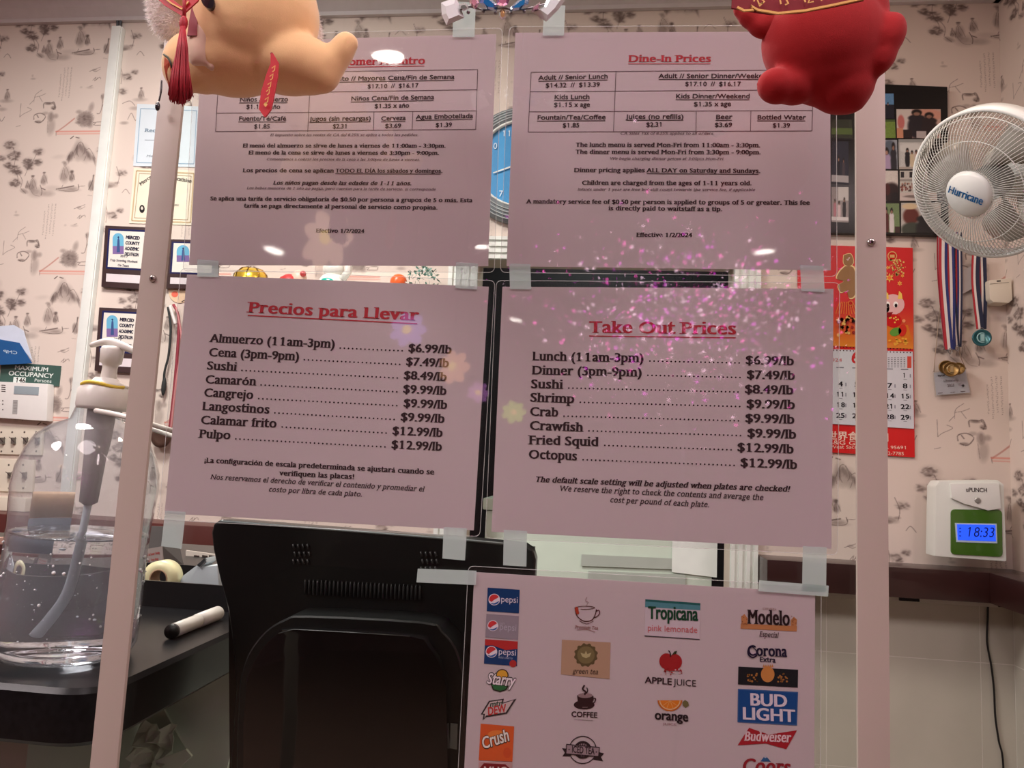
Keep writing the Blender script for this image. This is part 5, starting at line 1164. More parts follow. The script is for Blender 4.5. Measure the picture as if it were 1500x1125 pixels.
def red_doll(t, c):
    Acc().lathe(c, [(.035, 0), (.042, .02), (.036, .05), (.02, .062)], M('doll_red', (196, 54, 56), .4), 24).build('robe', t); Acc().ell(c + Vector((.03, -.01, .05)), (.026, .022, .028), M('doll_face', (232, 196, 176), .4)).build('face', t); Acc().ell(c + Vector((.05, -.025, .062)), (.010, .01, .01), M('doll_red', (196, 54, 56), .4)).build('bobble', t)
def cat_(t, c):
    wh = M('porcelain_white', (236, 234, 226), .2, coat=.5); Acc().ell(c + Vector((0, 0, .035)), (.048, .035, .04), wh).build('body', t); Acc().ell(c + Vector((0, 0, .085)), (.036, .03, .03), wh).build('head', t)
    for s_ in (-1, 1): Acc().lathe(c + Vector((s_ * .022, 0, .105)), [(.012, 0), (.0, .022)], wh, 12, caps=False).build('ear', t)
    Acc().ell(c + Vector((-.005, -.036, .036)), (.022, .008, .012), M('teal_gem', (40, 190, 170), .1, coat=1)).build('gem', t); Acc().tube([c + Vector((.035, -.01, .05)), c + Vector((.055, -.012, .075)), c + Vector((.055, -.012, .11))], [.013, .012, .014], wh, 10).build('paw', t)
def ball(t, c):
    Acc().lathe(c, [(.03, 0), (.032, .012), (.02, .02)], M('tan_stand', (170, 130, 100), .5), 20).build('stand', t); Acc().ell(c + Vector((0, 0, .045)), (.028, .028, .028), M('orange_ball', (240, 104, 50), .3)).build('ball', t)
def bush(t, c):
    Acc().lathe(c, [(.022, 0), (.028, .03)], M('pot_grey', (130, 140, 140), .5), 16).build('pot', t); a = Acc()
    for i in range(160):
        th, ph = rng.rand() * 6.28, rng.rand() * 3.1; p = c + Vector((.05 * math.cos(th) * math.sin(ph), .035 * math.sin(th) * math.sin(ph), .055 + .035 * math.cos(ph))); d1 = Vector(rng.randn(3)).normalized() * .008; d2 = Vector(rng.randn(3)).normalized() * .005
        a.add([p, p + d1 + d2, p + d1 * 2, p + d1 - d2], [(0, 1, 2, 3)], M('leaf_teal', (96, 140, 128), .5) if i % 3 else M('leaf_white', (206, 220, 210), .5))
    a.build('foliage', t, kind='stuff', recalc=False)
orn('gold_pot', 'shiny gold pot ornament with a wire net, leftmost on the ornament shelf', 366, gold_pot)
orn('doll', 'red-robed doll ornament with a pale face beside the gold pot', 425, red_doll)
orn('lucky_cat', 'white porcelain cat ornament with a teal gem, in the middle of the shelf', 486, cat_)
orn('ball_ornament', 'orange ball ornament on a tan stand, right of the white cat', 583, ball)
orn('artificial_plant', 'small potted plant with pale teal leaves at the right end of the ornament shelf', 620, bush, 'plant')

# ================================================================== COUNTER, SOAP BOTTLE, MONITOR
m_granite = M('black_granite', (16, 16, 18), 0.3, scale=160, var=.5, coat=0, spec=.3); m_desk = M('grey_desk', (156, 164, 152), .5, var=.06, scale=4)
ZC = CZ - .235
t = thing('counter', 'black polished counter slab with a rounded front corner carrying the soap bottle', 'counter', (-1.0, .6, 0))
pl = rounded([(-1.7, .065, ZC - .055), (-.46, .065, ZC - .055), (-.46, 1.15, ZC - .055), (-1.7, 1.15, ZC - .055)], .05, 8)
Acc().prism(pl, (0, 0, .055), m_granite).build('slab', t, bevel=.012, seg=3)
Acc().box(-1.62, -.60, .16, 1.1, .08, ZC - .055, m_desk).build('cabinet_body', t, bevel=.004)
Acc().box(-1.6, -.63, .2, 1.1, 0, .08, m_black).build('plinth', t)
t = thing('work_desk', 'grey work desk below the black counter, behind the screen', 'desk', (-.15, .6, 0))
Acc().box(-.598, .16, .14, 1.0, CZ - .56, CZ - .53, m_desk).build('desk_top', t, bevel=.004)
for x in (-.57, .13):
    for y in (.18, .95): Acc().box(x - .02, x + .02, y - .02, y + .02, 0, CZ - .56, m_black).build('leg', t)

# --- soap bottle
m_bot = thin_clear('bottle_plastic', (.93, .95, .97), 1.6, 0.05, haze=.16, hazecol=(220, 224, 230), bump=.25, bscale=22)
m_gel = bpy.data.materials.new('clear_gel'); m_gel.use_nodes = True; b_ = m_gel.node_tree.nodes['Principled BSDF']; b_.inputs['Base Color'].default_value = (.93, .96, 1, 1); b_.inputs['Transmission Weight'].default_value = 1; b_.inputs['IOR'].default_value = 1.36; b_.inputs['Roughness'].default_value = 0.02
m_pump = M('pump_white', (224, 220, 212), .35, var=.02); m_tube = M('pump_tube_grey', (170, 162, 160), .4, var=.02)
BX, BY = -.576, .166
t = thing('soap_bottle', 'large clear pump bottle of gel on the black counter behind the left strip', 'bottle', (BX, BY, ZC))
zp = lambda y: at(140, y, BY).z
prof = [(.054, .001), (.068, .004), (.073, .014), (.073, .06), (.071, .10), (.071, .14), (.073, .17), (.074, zp(720) - ZC), (.072, zp(693) - ZC), (.066, zp(668) - ZC), (.058, zp(646) - ZC), (.043, zp(630) - ZC), (.027, zp(620) - ZC), (.023, zp(600) - ZC)]
Acc().lathe((BX, BY, ZC), prof, m_bot, 64, caps=True).build('shell', t)
zl = zp(785) - ZC
gp = [(.052, .004), (.066, .007), (.0705, .016), (.0705, .06), (.0685, .10), (.0685, min(.14, zl - .002)), (.069, zl - .001), (.064, zl)]
Acc().lathe((BX, BY, ZC), gp, m_gel, 64).build('gel', t)
a = Acc(); mb_ = M('air_bubble', (235, 238, 240), .1, var=0, spec=1.0)
for i in range(150):
    th = rng.rand() * 6.28; r = .0715; z = ZC + .02 + rng.rand() * (zl - .03); s_ = .0006 + .0016 * rng.rand() ** 3; a.ell((BX + r * math.cos(th), BY + r * math.sin(th), z), (s_, s_, s_), mb_, 7, 5)
a.build('air_bubbles', t, kind='stuff')
nx = BX + .004
Acc().lathe((nx, BY, zp(604)), [(.026, 0), (.0275, .004), (.0275, .022), (.024, .026), (.023, .030)], m_pump, 36).build('screw_cap', t)
Acc().lathe((nx, BY, zp(570)), [(.024, 0), (.0245, .003), (.015, .006), (.012, .010)], m_pump, 36).build('collar', t)
Acc().tube([(nx + .0235 * math.cos(k), BY + .0235 * math.sin(k), zp(568) + .0015 * math.sin(3 * k)) for k in np.arange(3.6, 6.4, .2)], .0022, M('yellow_seal', (226, 196, 70), .5), 6).build('torn_seal', t)
Acc().lathe((nx + .002, BY, zp(560)), [(.0085, 0), (.0078, .014), (.0085, .018), (.0115, .020), (.0125, .035), (.010, .039), (.0, .040)], m_pump, 28, caps=False).build('pump_head', t)
sp_ = spline([(at(188, 520, BY).x, BY, at(188, 520, BY).z), (at(165, 512, BY).x, BY, at(165, 512, BY).z + .001), (at(140, 505, BY).x, BY, at(140, 505, BY).z + .001), (at(118, 509, BY).x, BY - .005, at(118, 509, BY).z - .002)])
a = Acc(); a.tube(sp_, [.0026 + .0022 * math.sin(math.pi * i / (len(sp_) - 1)) for i in range(len(sp_))], m_pump, 10); a.build('spout', t)
h0 = [at(125, 604, BY - .03), at(150, 607, BY - .04), at(185, 614, BY - .045), at(215, 622, BY - .035), at(246, 631, BY - .02), at(244, 638, BY + .02), at(205, 628, BY + .04), at(150, 612, BY + .04), at(124, 606, BY)]
Acc().tube(spline(h0), .0028, m_pump, 8, False).build('carry_ring', t)
Acc().lathe((nx, BY, zp(740)), [(.0, -.006), (.0095, 0), (.0115, .05), (.014, .07), (.015, zp(603) - zp(740))], m_tube, 24, caps=False).build('pump_cylinder', t)
Acc().tube(spline([(nx, BY, zp(742)), (nx - .006, BY + .005, zp(800)), (nx - .022, BY + .02, zp(880)), (nx - .045, BY + .03, ZC + .02)]), .0040, M('dip_tube', (206, 216, 220), .4), 10).build('dip_tube', t)
def curved_label(name, th0, th1, z0, z1, mat):
    n = 14; vs = []; 
    for i in range(n + 1):
        th = th0 + (th1 - th0) * i / n
        for z in (z0, z1):
            for r in (.0742, .0748): vs.append((BX + r * math.cos(th), BY + r * math.sin(th), z))
    fs = []
    for i in range(n):
        b = 4 * i; fs += [(b, b + 4, b + 6, b + 2), (b + 1, b + 3, b + 7, b + 5), (b + 2, b + 6, b + 7, b + 3), (b, b + 1, b + 5, b + 4)]
    Acc().add(vs, fs, mat, True).build(name, t)
curved_label('label', 2.35, 3.0, zp(775), zp(735), M('label_peach', (214, 176, 140), .5, var=.06)); curved_label('label', 2.35, 3.0, zp(820), zp(776), M('label_blue_grey', (136, 152, 168), .5, var=.08))

bpy.context.view_layer.update(); t.rotation_euler = (0, .045, 0); t.location.z += .0035      # the bottle leans slightly
# --- things on the counter
m_paperw = M('pen_white', (222, 216, 208), .4, var=.01)
t = thing('marker_pen', 'white capped marker pen with a black end lying on the black counter', 'pen', (-.52, .36, ZC))
p0, p1 = Vector((-.512, .262, ZC + .0095)), Vector((-.497, .42, ZC + .0095)); p0 = atz(254, 924, ZC + .009); p1 = atz(319, 898, ZC + .009); dv = (p1 - p0)
Acc().tube([p0, p0 + dv * .52], .0088, m_paperw, 20).build('barrel', t); Acc().tube([p0 + dv * .52, p1], .0095, m_paperw, 20).build('cap', t); Acc().tube([p0 - dv.normalized() * .006, p0], .0088, m_black, 20).build('end_plug', t)
yb = .44; 
t = thing('black_tray', 'long black open box standing on the counter behind the marker pen', 'box', (-.75, yb + .08, ZC))
zt = at(270, 854, yb).z; xl, xr_ = -.90, at(345, 870, yb).x
for nm, bx in (('front_side', (xl, xr_, yb, yb + .004)), ('rear_side', (xl, xr_, yb + .16, yb + .164)), ('left_side', (xl, xl + .004, yb + .004, yb + .16)), ('right_side', (xr_ - .004, xr_, yb + .004, yb + .16))): Acc().box(*bx, ZC, zt, m_black).build(nm, t)
Acc().box(xl + .004, xr_ - .004, yb + .004, yb + .16, ZC, ZC + .004, m_black).build('bottom', t)
c = at(238, 850, yb + .06); t = thing('tape_roll', 'roll of yellowish adhesive tape standing in the black box', 'tape', (c.x, c.y, ZC + .005))
rr = .027; c = Vector((c.x, yb + .06, ZC + .0045 + rr)); 
Acc().lathe(c - Vector((0, .012, 0)), [(.015, 0), (rr, 0), (rr, .024), (.015, .024), (.015, 0)], M('tape_yellow', (222, 214, 170), .35), 36, (0, 1, 0), caps=False).build('tape_band', t); Acc().lathe(c - Vector((0, .0125, 0)), [(.013, 0), (.015, 0), (.015, .025), (.013, .025), (.013, 0)], M('card_core', (170, 140, 110), .7), 36, (0, 1, 0), caps=False).build('core', t)
t = thing('tape_dispenser', 'pale grey desk tape dispenser rising out of the black box beside the tape roll', 'dispenser', (at(295, 850, yb + .06).x, yb + .06, ZC + .005))
a = Acc(); a.prism(P([(264, 850), (268, 843), (288, 828), (301, 817), (303, 824), (296, 830), (318, 828), (322, 874), (264, 874)], yb + .06), (0, .03, 0), M('dispenser_grey', (196, 206, 210), .35)); a.build('body', t, bevel=.002); slab('cutter', [(288, 828), (299, 818), (301, 820), (291, 830)], yb + .055, .004, M('cutter_grey', (90, 94, 96), .3, metal=.6), t)
t = thing('carton', 'grey cardboard box with small red lettering behind the tape roll', 'box', at(225, 838, .75))
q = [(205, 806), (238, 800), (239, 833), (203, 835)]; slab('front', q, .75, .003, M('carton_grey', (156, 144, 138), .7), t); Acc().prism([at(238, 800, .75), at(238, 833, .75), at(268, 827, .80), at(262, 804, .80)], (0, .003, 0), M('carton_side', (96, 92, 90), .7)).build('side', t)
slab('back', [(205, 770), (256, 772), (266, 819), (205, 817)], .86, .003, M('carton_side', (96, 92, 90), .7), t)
a = Acc(); kr = ink((170, 54, 50)); text(a, 'Sweet & Sour Soup', (209, 816), (234, 811), 3.4, 'serif_bold', kr, .7494); text(a, 'Oolong', (209, 824), (219, 822), 3.2, 'serif_bold', kr, .7494); text(a, 'Tea Bag', (221, 822), (232, 820), 3.2, 'serif_bold', kr, .7494)
a.build('lettering', t)
t = thing('receipt_stack', 'white paper pad with dark marks lying behind the black box', 'paper', at(300, 822, .95)); c0 = at(292, 822, 1.02)
slab('pad', [(272, 806), (316, 812), (318, 822), (272, 820)], .95, .004, M('cream_pad', (206, 196, 184), .6), t); a = Acc(); 
for x in (284, 296, 306): a.flat(P([(x, 813), (x + 8, 814), (x + 8, 819), (x, 818)], 0.9495), ink((60, 50, 46)))
a.build('marks', t)
t = thing('wooden_box', 'reddish-tan wooden box at the left edge behind the soap bottle', 'box', at(0, 810, .5)); mwood = M('tan_wood', (176, 140, 124), .5, var=.1); 
zq = atz(10, 880, ZC).z
Acc().prism(P([(-60, 790), (24, 786), (20, 812), (-10, 850), (-60, 850)], .42), (0, .01, 0), mwood).build('front_panel', t, bevel=.002); Acc().prism(P([(-60, 800), (8, 797), (4, 808), (-12, 826), (-60, 826)], .4195), (0, .0004, 0), M('dark_recess', (70, 30, 30), .6)).build('inlay', t)
Acc().prism(P([(-60, 850), (-10, 850), (0, 812), (8, 812), (2, 905), (-60, 905)], .425), (0, .012, 0), M('navy_box', (24, 34, 58), .5)).build('lower_panel', t)

# --- monitor seen from behind
m_mon = M('monitor_black', (17, 19, 19), .28, var=.1, scale=40); m_mon2 = M('monitor_gloss', (12, 12, 13), .08, var=0, coat=.6); m_monr = M('monitor_rib', (52, 54, 54), .35)
t = thing('monitor', 'black monitor seen from behind with vent slots and a rounded stand cover', 'monitor', (at(540, 900, .24).x, .24, CZ - .53))
o_ = [(312, 768), (322, 761), (690, 790), (768, 797), (781, 806), (785, 820), (783, 855), (774, 900), (770, 960), (770, 1250), (330, 1230), (338, 1100), (345, 1010), (340, 940), (333, 892), (322, 850), (312, 806), (309, 780)]
Acc().prism(P(o_, .235), (0, .03, 0), m_mon).build('rear_housing', t, bevel=.005, seg=3)
Acc().prism([v + Vector((0, .03, 0)) for v in P([(316, 770), (780, 806), (778, 1180), (318, 1150)], .235)], (0, .012, 0), m_mon).build('screen_panel', t)
line_ = Acc(); line_.tube([at(x, y, .2345) for x, y in [(322, 764), (500, 777), (690, 792), (765, 799)]], .0014, M('monitor_edge_grey', (120, 128, 128), .25), 6); line_.build('painted_edge_highlight', t)  # lighter grey line along the top edge, drawn in as its highlight
for i in range(29):
    x = 447 + i * 6.0; y = 849 + i * .30; Acc().tube([at(x + .6, y, .2335), at(x, y + 3, .2325), at(x - .3, y + 22, .2325)], .0012, m_monr, 5).build('vent_rib', t)
for gx, gy in ((429, 797), (616, 808)):
    for r_ in range(3):
        for c_ in range(4): Acc().tube([at(gx + c_ * 7 + (r_ % 2) * 2, gy + r_ * 11, .2335), at(gx + c_ * 7 + 2 + (r_ % 2) * 2, gy + r_ * 11 + 7, .2335)], .0013, m_monr, 5).build('vent_slot', t)
ar = [(344, 1240), (346, 1080), (350, 1000), (362, 960), (388, 925), (418, 907), (450, 902), (620, 911), (648, 925), (668, 950), (680, 990), (684, 1240)]
ars = [(344, 1240), (346, 1080)] + [(v.x, v.y) for v in spline([(x, y, 0) for x, y in ar[2:11]], 3)] + [(684, 1240)]
Acc().prism(P(ars, .185), (0, .05, 0), m_mon).build('stand_cover', t, bevel=.006, seg=3)
ins = [(356, 1240), (356, 1040), (362, 990), (380, 955), (404, 930), (430, 922), (600, 932), (628, 948), (645, 975), (654, 1010), (658, 1240)]
inss = [(356, 1240), (356, 1060)] + [(v.x, v.y) for v in spline([(x, y, 0) for x, y in ins[2:10]], 3)] + [(658, 1240)]
Acc().prism(P(inss, .170), (0, .016, 0), m_mon2).build('glossy_panel', t, bevel=.002)
Acc().tube([at(x, y, .1695) for x, y in [(408, 928), (430, 922), (520, 927), (600, 932)]], .0005, m_monr, 5).build('panel_rim', t)
slab('port_cover', [(660, 1060), (670, 1061), (669, 1098), (659, 1096)], .183, .004, M('port_grey', (120, 122, 116), .4), t)
c = at(540, 1120, .26); Acc().box(c.x - .05, c.x + .05, .27, .31, CZ - .53, c.z, m_mon).build('stand_neck', t, bevel=.003); Acc().box(c.x - .12, c.x + .12, .2, .38, CZ - .53, CZ - .515, m_mon).build('stand_base', t, bevel=.004)

# things on the desk below, dim behind the screen
def crumple(name, label, cx_, cy_, Y, w_, h_, mat, seed, cat):
    r = np.random.RandomState(seed); a = Acc(); n = 7; c = at(cx_, cy_, Y); V = []
    for j in range(n):
        for i in range(n):
            u, v = i / (n - 1) - .5, j / (n - 1) - .5; V.append(Vector((c.x + u * w_ + r.randn() * .002, c.y + r.randn() * .006 + v * .02, c.z + v * h_ + r.randn() * .0025)))
    a.add(V, [(j * n + i, j * n + i + 1, (j + 1) * n + i + 1, (j + 1) * n + i) for j in range(n - 1) for i in range(n - 1)], mat)
    o = a.build(name, recalc=False); md = o.modifiers.new('solid', 'SOLIDIFY'); md.thickness = .001; tag(o, label, cat)
m_cloth = M('grey_paper', (190, 204, 190), .7)
tag(slab('cardboard_sheet', [(205, 1010), (310, 985), (340, 975), (346, 1010), (338, 1100), (330, 1140), (205, 1140)], .36, .004, M('grey_green_card', (216, 228, 216), .6)), 'grey-green card sheet leaning under the counter beside the monitor', 'card')
crumple('paper_bag', 'crumpled pale paper lying low beside the left strip', 222, 1096, .31, .05, .05, m_cloth, 3, 'paper')
tag(slab('paper_strip', [(205, 1050), (238, 1036), (262, 1080), (280, 1108), (262, 1112), (228, 1090)], .33, .003, M('strip_grey', (176, 190, 176), .6)), 'slanting grey paper strip under the counter', 'paper')
tag(slab('paper_sheet', [(222, 1116), (272, 1098), (281, 1108), (258, 1130), (235, 1135)], .30, .003, m_cloth), 'small pale paper corner at the bottom near the monitor', 'paper')

# ================================================================== PLUSH TOYS AND THE CRYSTAL ORNAMENT (in front of the screen)
def soft(name, parent, blobs, Y, mat, voxel=.0022, smooth=8, depth=1.0, label=None):
    a = Acc()
    for b in blobs:
        cx_, cy_, rx, ry, ang = b[:5]; dy = b[5] if len(b) > 5 else 0; dp = b[6] if len(b) > 6 else 1.0
        c = at(cx_, cy_, Y + dy); k = (Y + dy - CAM[1]) / F * 1.1
        e1 = (at(cx_ + math.cos(math.radians(ang)), cy_ + math.sin(math.radians(ang)), Y + dy) - c).normalized(); e3 = Vector((0, 1, 0)); e2 = e3.cross(e1)
        R_ = Matrix((e1, e3, e2)).transposed(); k = pxsize(cx_, cy_, Y + dy)
        a.ell(c, (rx * k, (rx * .5 + ry * .5) * .8 * k * depth * dp, ry * k), mat, 24, 16, R_)
    o = a.build(name, parent, label)
    md = o.modifiers.new('rm', 'REMESH'); md.mode = 'VOXEL'; md.voxel_size = voxel; ms = o.modifiers.new('sm', 'SMOOTH'); ms.iterations = smooth; ms.factor = .6
    dg = bpy.context.evaluated_depsgraph_get(); dg.update(); me = bpy.data.meshes.new_from_object(o.evaluated_get(dg)); o.modifiers.clear(); o.data = me
    for p in me.polygons: p.use_smooth = True
    return o
def fur(name, parent, o, n, L, mat, sel, seed=1, down=.3):
    r = np.random.RandomState(seed); me = o.data; vs = [v for v in me.vertices if sel(v.co)]; a = Acc(); base = WL[parent.name]
    if not vs: return
    for i in range(n):
        v = vs[r.randint(len(vs))]; p = v.co + base; nn = (v.normal + Vector(r.randn(3)) * .35 + Vector((0, 0, -down))).normalized(); s_ = nn.cross(Vector(r.randn(3))).normalized() * .00035
        l = L * (.5 + r.rand()); a.add([p - s_, p + s_, p + nn * l], [(0, 1, 2)], mat)
    a.build(name, parent, kind='stuff', recalc=False)
m_peach = M('peach_plush', (250, 206, 148), .95, sheen=.5, scale=1500, var=.03, bump=.12); m_wfur = paper_mat('white_fur', (255, 250, 247)); m_red = M('red_plush', (158, 8, 14), .95, sheen=.1, scale=1500, var=.05, bump=.12); m_tas = M('tassel_red', (176, 26, 44), .6, scale=200, var=.15); m_rib = M('red_satin', (196, 40, 52), .35, var=.03)
m_goldp = M('gold_print', (222, 172, 96), .4, metal=.2); k_dk = M('plush_eye_dark', (30, 28, 36), .2, coat=.6)
YP = -.11
t = thing('plush_toy', 'cream plush animal with a red tassel, hanging before the screen at upper left', 'plush toy', at(370, 140, YP))
body = soft('body', t, [(372, 28, 96, 98, 0), (345, 86, 84, 54, 0), (275, 92, 36, 46, 10), (300, 100, 40, 38, 0), (420, 92, 70, 46, 8), (448, 96, 50, 42, 20), (470, 108, 30, 30, 0), (484, 96, 22, 36, 22), (500, 76, 19, 32, 20), (509, 64, 17, 16, 0), (300, -30, 60, 50, 0), (400, -50, 80, 60, 0)], YP, m_peach, .0022, 8)
soft('belly_patch', t, [(300, 50, 26, 52, 12, -.022, .7), (312, 86, 14, 20, 0, -.020, .7)], YP, M('pale_plush', (240, 210, 184), .95, sheen=.6, var=.02), .0022, 6, .7)
wf = soft('white_mane', t, [(246, 16, 22, 36, 0), (258, 36, 24, 22, 0), (250, -12, 34, 36, 0)], YP + .012, m_wfur, .0025, 4)
fur('mane_fur', t, wf, 6000, .005, m_wfur, lambda c: True)
wf2 = soft('back_fur', t, [(450, 20, 12, 46, -22, .008), (462, 52, 7, 24, -12, .008), (436, -20, 20, 34, -20, .008)], YP + .010, m_wfur, .0022, 3)
fur('back_fur_tufts', t, wf2, 3000, .003, m_wfur, lambda c: True, 2)
a = Acc(); Yf = YP - .034
a.prism([at(x, y, YP - .040) for x, y in circ(304, 0, 9, 13, n=20, ang=-25)], (0, .004, 0), k_dk); a.build('eye', t)
def onsurf(px_, py_, o, off=.0006):   # the front surface of a plush part at a pixel
    d = Vector(ray(px_, py_)).normalized(); base = WL[o.parent.name] if o.parent else WL[o.name]; s0 = Vector(CAM) - base
    hit, loc, nrm, idx = o.ray_cast(s0, d)
    return (loc + base - d * off) if hit else at(px_, py_, YP)
def ribbon3(name, parent, pts, wpx, mat, o=None, yoff=0, th=.0012, label=None):
    q = [at(x, y, YP + yoff) for x, y in pts]; L = []; R_ = []
    for i in range(len(q)):
        tt = (q[min(i + 1, len(q) - 1)] - q[max(i - 1, 0)]).normalized(); u = Vector((-tt.z, 0, tt.x)) * (wpx[i] if isinstance(wpx, list) else wpx) * pxsize(*pts[i], YP) / 2; L.append(q[i] + u); R_.append(q[i] - u)
    n = len(q); a = Acc(); a.add(L + R_ + [v + Vector((0, th, 0)) for v in L + R_], [(i, i + 1, n + i + 1, n + i) for i in range(n - 1)] + [(2 * n + i, 3 * n + i, 3 * n + i + 1, 2 * n + i + 1) for i in range(n - 1)] + [(i, 2 * n + i, 2 * n + i + 1, i + 1) for i in range(n - 1)] + [(n + i, n + i + 1, 3 * n + i + 1, 3 * n + i) for i in range(n - 1)], mat)
    return a.build(name, parent, label)
ribbon3('neck_ribbon', t, [(228, -14), (245, 2), (266, 16), (284, -2), (290, -20)], 13, m_rib, yoff=-.046); ribbon3('ribbon_piping', t, [(238, -6), (250, 4), (266, 13), (276, 2)], 2, m_goldp, yoff=-.047)
ribbon3('ribbon_end', t, [(287, 8), (283, 30), (281, 52)], [12, 12, 14], M('dark_red_satin', (140, 20, 40), .5), yoff=-.030)
ribbon3('hanging_tag', t, [(398, 78), (402, 92), (398, 112), (392, 136), (388, 160), (388, 171)], [3, 11, 17, 19, 17, 2], m_rib, yoff=-.048)
a = Acc()
for y, x in ((100, 401), (112, 398), (124, 395), (134, 393), (146, 391)): strip(a, [(x - 3, y), (x + 2, y - 4), (x + 1, y + 3), (x - 2, y + 5)], 1.6, m_goldp, YP - .0492)
a.flat(P([(389, 149), (392, 153), (389, 157), (386, 153)], YP - .0492), m_goldp); a.build('tag_gold_print', t)
ribbon3('tag_fold', t, [(397, 77), (404, 92), (406, 104)], [3, 7, 2], M('dark_red_satin', (140, 20, 40), .5), yoff=-.0475)
a = Acc(); Yb_ = -.052
a.ell(at(269, 34, YP + Yb_), (.0028, .0028, .0055), m_tas, 12, 8); a.tube([at(270, -14, YP + Yb_), at(270, 28, YP + Yb_)], .0012, m_tas, 6); a.build('tassel_knot', t)
a = Acc()
for i in range(260):
    u = rng.rand() * 2 - 1; v = rng.rand() * 2 - 1; e = 1 if i % 13 else 2.0; yl = 148 + rng.randn() * 3.5 - abs(u) * 6
    pts = [(268 + u * 3, 38), (267 + u * 8, 70), (265 + u * 12 * e ** .4, 108), (265 + u * 15 * e ** .5 + rng.randn() * 1.2, yl)]
    a.tube([at(x, y, YP + Yb_ + v * .004) for x, y in pts], .00035, m_tas, 3)
a.build('tassel_threads', t, kind='stuff')
a = Acc(); a.flat([onsurf(x, y, body, .0015) for x, y in [(241, 84), (248, 90), (251, 104), (250, 126), (247, 128), (243, 112), (240, 98)]], M('scroll_orange', (206, 90, 60), .6)); a.build('flank_patch', t)
Acc().tube([onsurf(x, y, body, .0018) for x, y in [(240, 80), (246, 84), (250, 92), (252, 100)]], .0008, M('patch_outline', (70, 74, 60), .6), 6).build('patch_outline', t)
Acc().tube(spline([at(236, 118, YP), at(234, 132, YP), at(236, 146, YP)]), .0012, k_dk, 6).build('black_cord', t) if False else None
Acc().tube([at(370, -60, YP), at(370, -60, YP) + Vector((0, .0, .16))], .0012, m_tas, 6).build('hanging_cord', t)
t2 = thing('cord_end', 'small black knotted cord end hanging by the top of the left metal strip', 'cord', at(231, 164, -.008))
Acc().tube(spline([at(237, 118, -.012), at(236, 134, -.012), at(233, 148, -.012)]), .0008, k_dk, 6).build('cord', t2); Acc().ell(at(231, 156, -.012), (.0022, .0022, .0042), k_dk, 10, 8).build('knot', t2)

YP = -.10
t = thing('plush_toy', 'red plush toy with a gold-edged sash, hanging before the screen at upper right', 'plush toy', at(1230, 172, YP))
rb = soft('body', t, [(1206, 60, 88, 84, 0), (1212, 96, 74, 56, 0), (1232, 122, 48, 46, -10), (1240, 140, 32, 28, 0), (1200, 110, 60, 44, 15), (1137, 126, 29, 27, 20, -.010), (1160, 126, 34, 28, 15, -.006), (1300, 52, 25, 36, 18, -.012), (1290, 82, 22, 32, 22, -.010), (1266, 80, 34, 50, 10), (1160, 60, 36, 46, 0), (1250, 20, 50, 50, 0), (1200, -40, 90, 60, 0)], YP, m_red, .0022, 8)
soft('ear_flap', t, [(1098, 26, 22, 15, 40), (1112, 40, 22, 14, 35), (1086, 14, 13, 13, 0), (1132, 36, 24, 24, 30)], YP - .004, m_red, .002, 4)
ribbon3('sash', t, [(1072, 2), (1095, 2), (1130, 6), (1170, 4), (1215, -4), (1262, -14)], [18, 26, 28, 28, 28, 28], M('dark_red_felt', (124, 18, 30), .8), yoff=-.056)
ribbon3('sash_piping', t, [(1080, 10), (1090, 15), (1104, 14), (1100, 8), (1110, 14), (1140, 19), (1180, 15), (1225, 6), (1270, -4)], 3, m_goldp, yoff=-.0575)
a = Acc()
for g_ in ([(1104, 2), (1108, -4), (1112, 6), (1118, 4)], [(1114, -2), (1120, 2), (1112, 9)], [(1142, -4), (1144, 6)], [(1150, -4), (1155, 5), (1150, 7)], [(1176, -6), (1180, 3)], [(1188, -6), (1184, 4), (1192, 2)], [(1200, -6), (1204, 1)]): strip(a, g_, 2.4, m_goldp, YP - .0578)
a.build('gold_script', t)
Acc().tube([at(1200, -80, YP), at(1200, -80, YP) + Vector((0, 0, .16))], .0012, m_tas, 6).build('hanging_cord', t)

# crystal ornament at the top
YP = -.075
m_cr = bpy.data.materials.new('crystal'); m_cr.use_nodes = True; b_ = m_cr.node_tree.nodes['Principled BSDF']; b_.inputs['Base Color'].default_value = (.95, .98, 1, 1); b_.inputs['Roughness'].default_value = .05; b_.inputs['Specular IOR Level'].default_value = 1.0; b_.inputs['Transmission Weight'].default_value = .35; b_.inputs['Coat Weight'].default_value = 1
def gem(name, t, pts, rgb, depth=.006, lab=None, tr=.35):
    c = (sum(p[0] for p in pts) / len(pts), sum(p[1] for p in pts) / len(pts)); n = len(pts); mt = M('gem_%d_%d_%d' % rgb, rgb, .08, spec=1.0, var=0, coat=1, trans=tr)
    o_ = P(pts, YP); i_ = [at(c[0] + (x - c[0]) * .55, c[1] + (y - c[1]) * .55, YP - depth) for x, y in pts]; b = at(*c, YP + depth)
    a = Acc().add(o_ + i_ + [b], [(i, (i + 1) % n, n + (i + 1) % n, n + i) for i in range(n)] + [tuple(range(n, 2 * n))] + [((i + 1) % n, i, 2 * n) for i in range(n)], mt); a.build(name, t, lab)
t = thing('crystal_ornament', 'hanging crystal ornament with blue, pink and clear faceted gems at the top centre', 'ornament', at(738, 30, YP))
gem('wing_gem', t, [(704, -8), (716, -6), (730, 8), (728, 16), (714, 14), (702, 4)], (20, 120, 190), .007, 'blue faceted gem'); gem('wing_gem', t, [(776, -8), (762, -2), (748, 10), (746, 16), (760, 15), (774, 6)], (20, 130, 196), .007, 'blue faceted gem')
gem('drop_gem', t, [(736, 12), (742, 18), (741, 25), (736, 30), (731, 24), (731, 17)], (196, 150, 104), .006, 'amber drop gem')
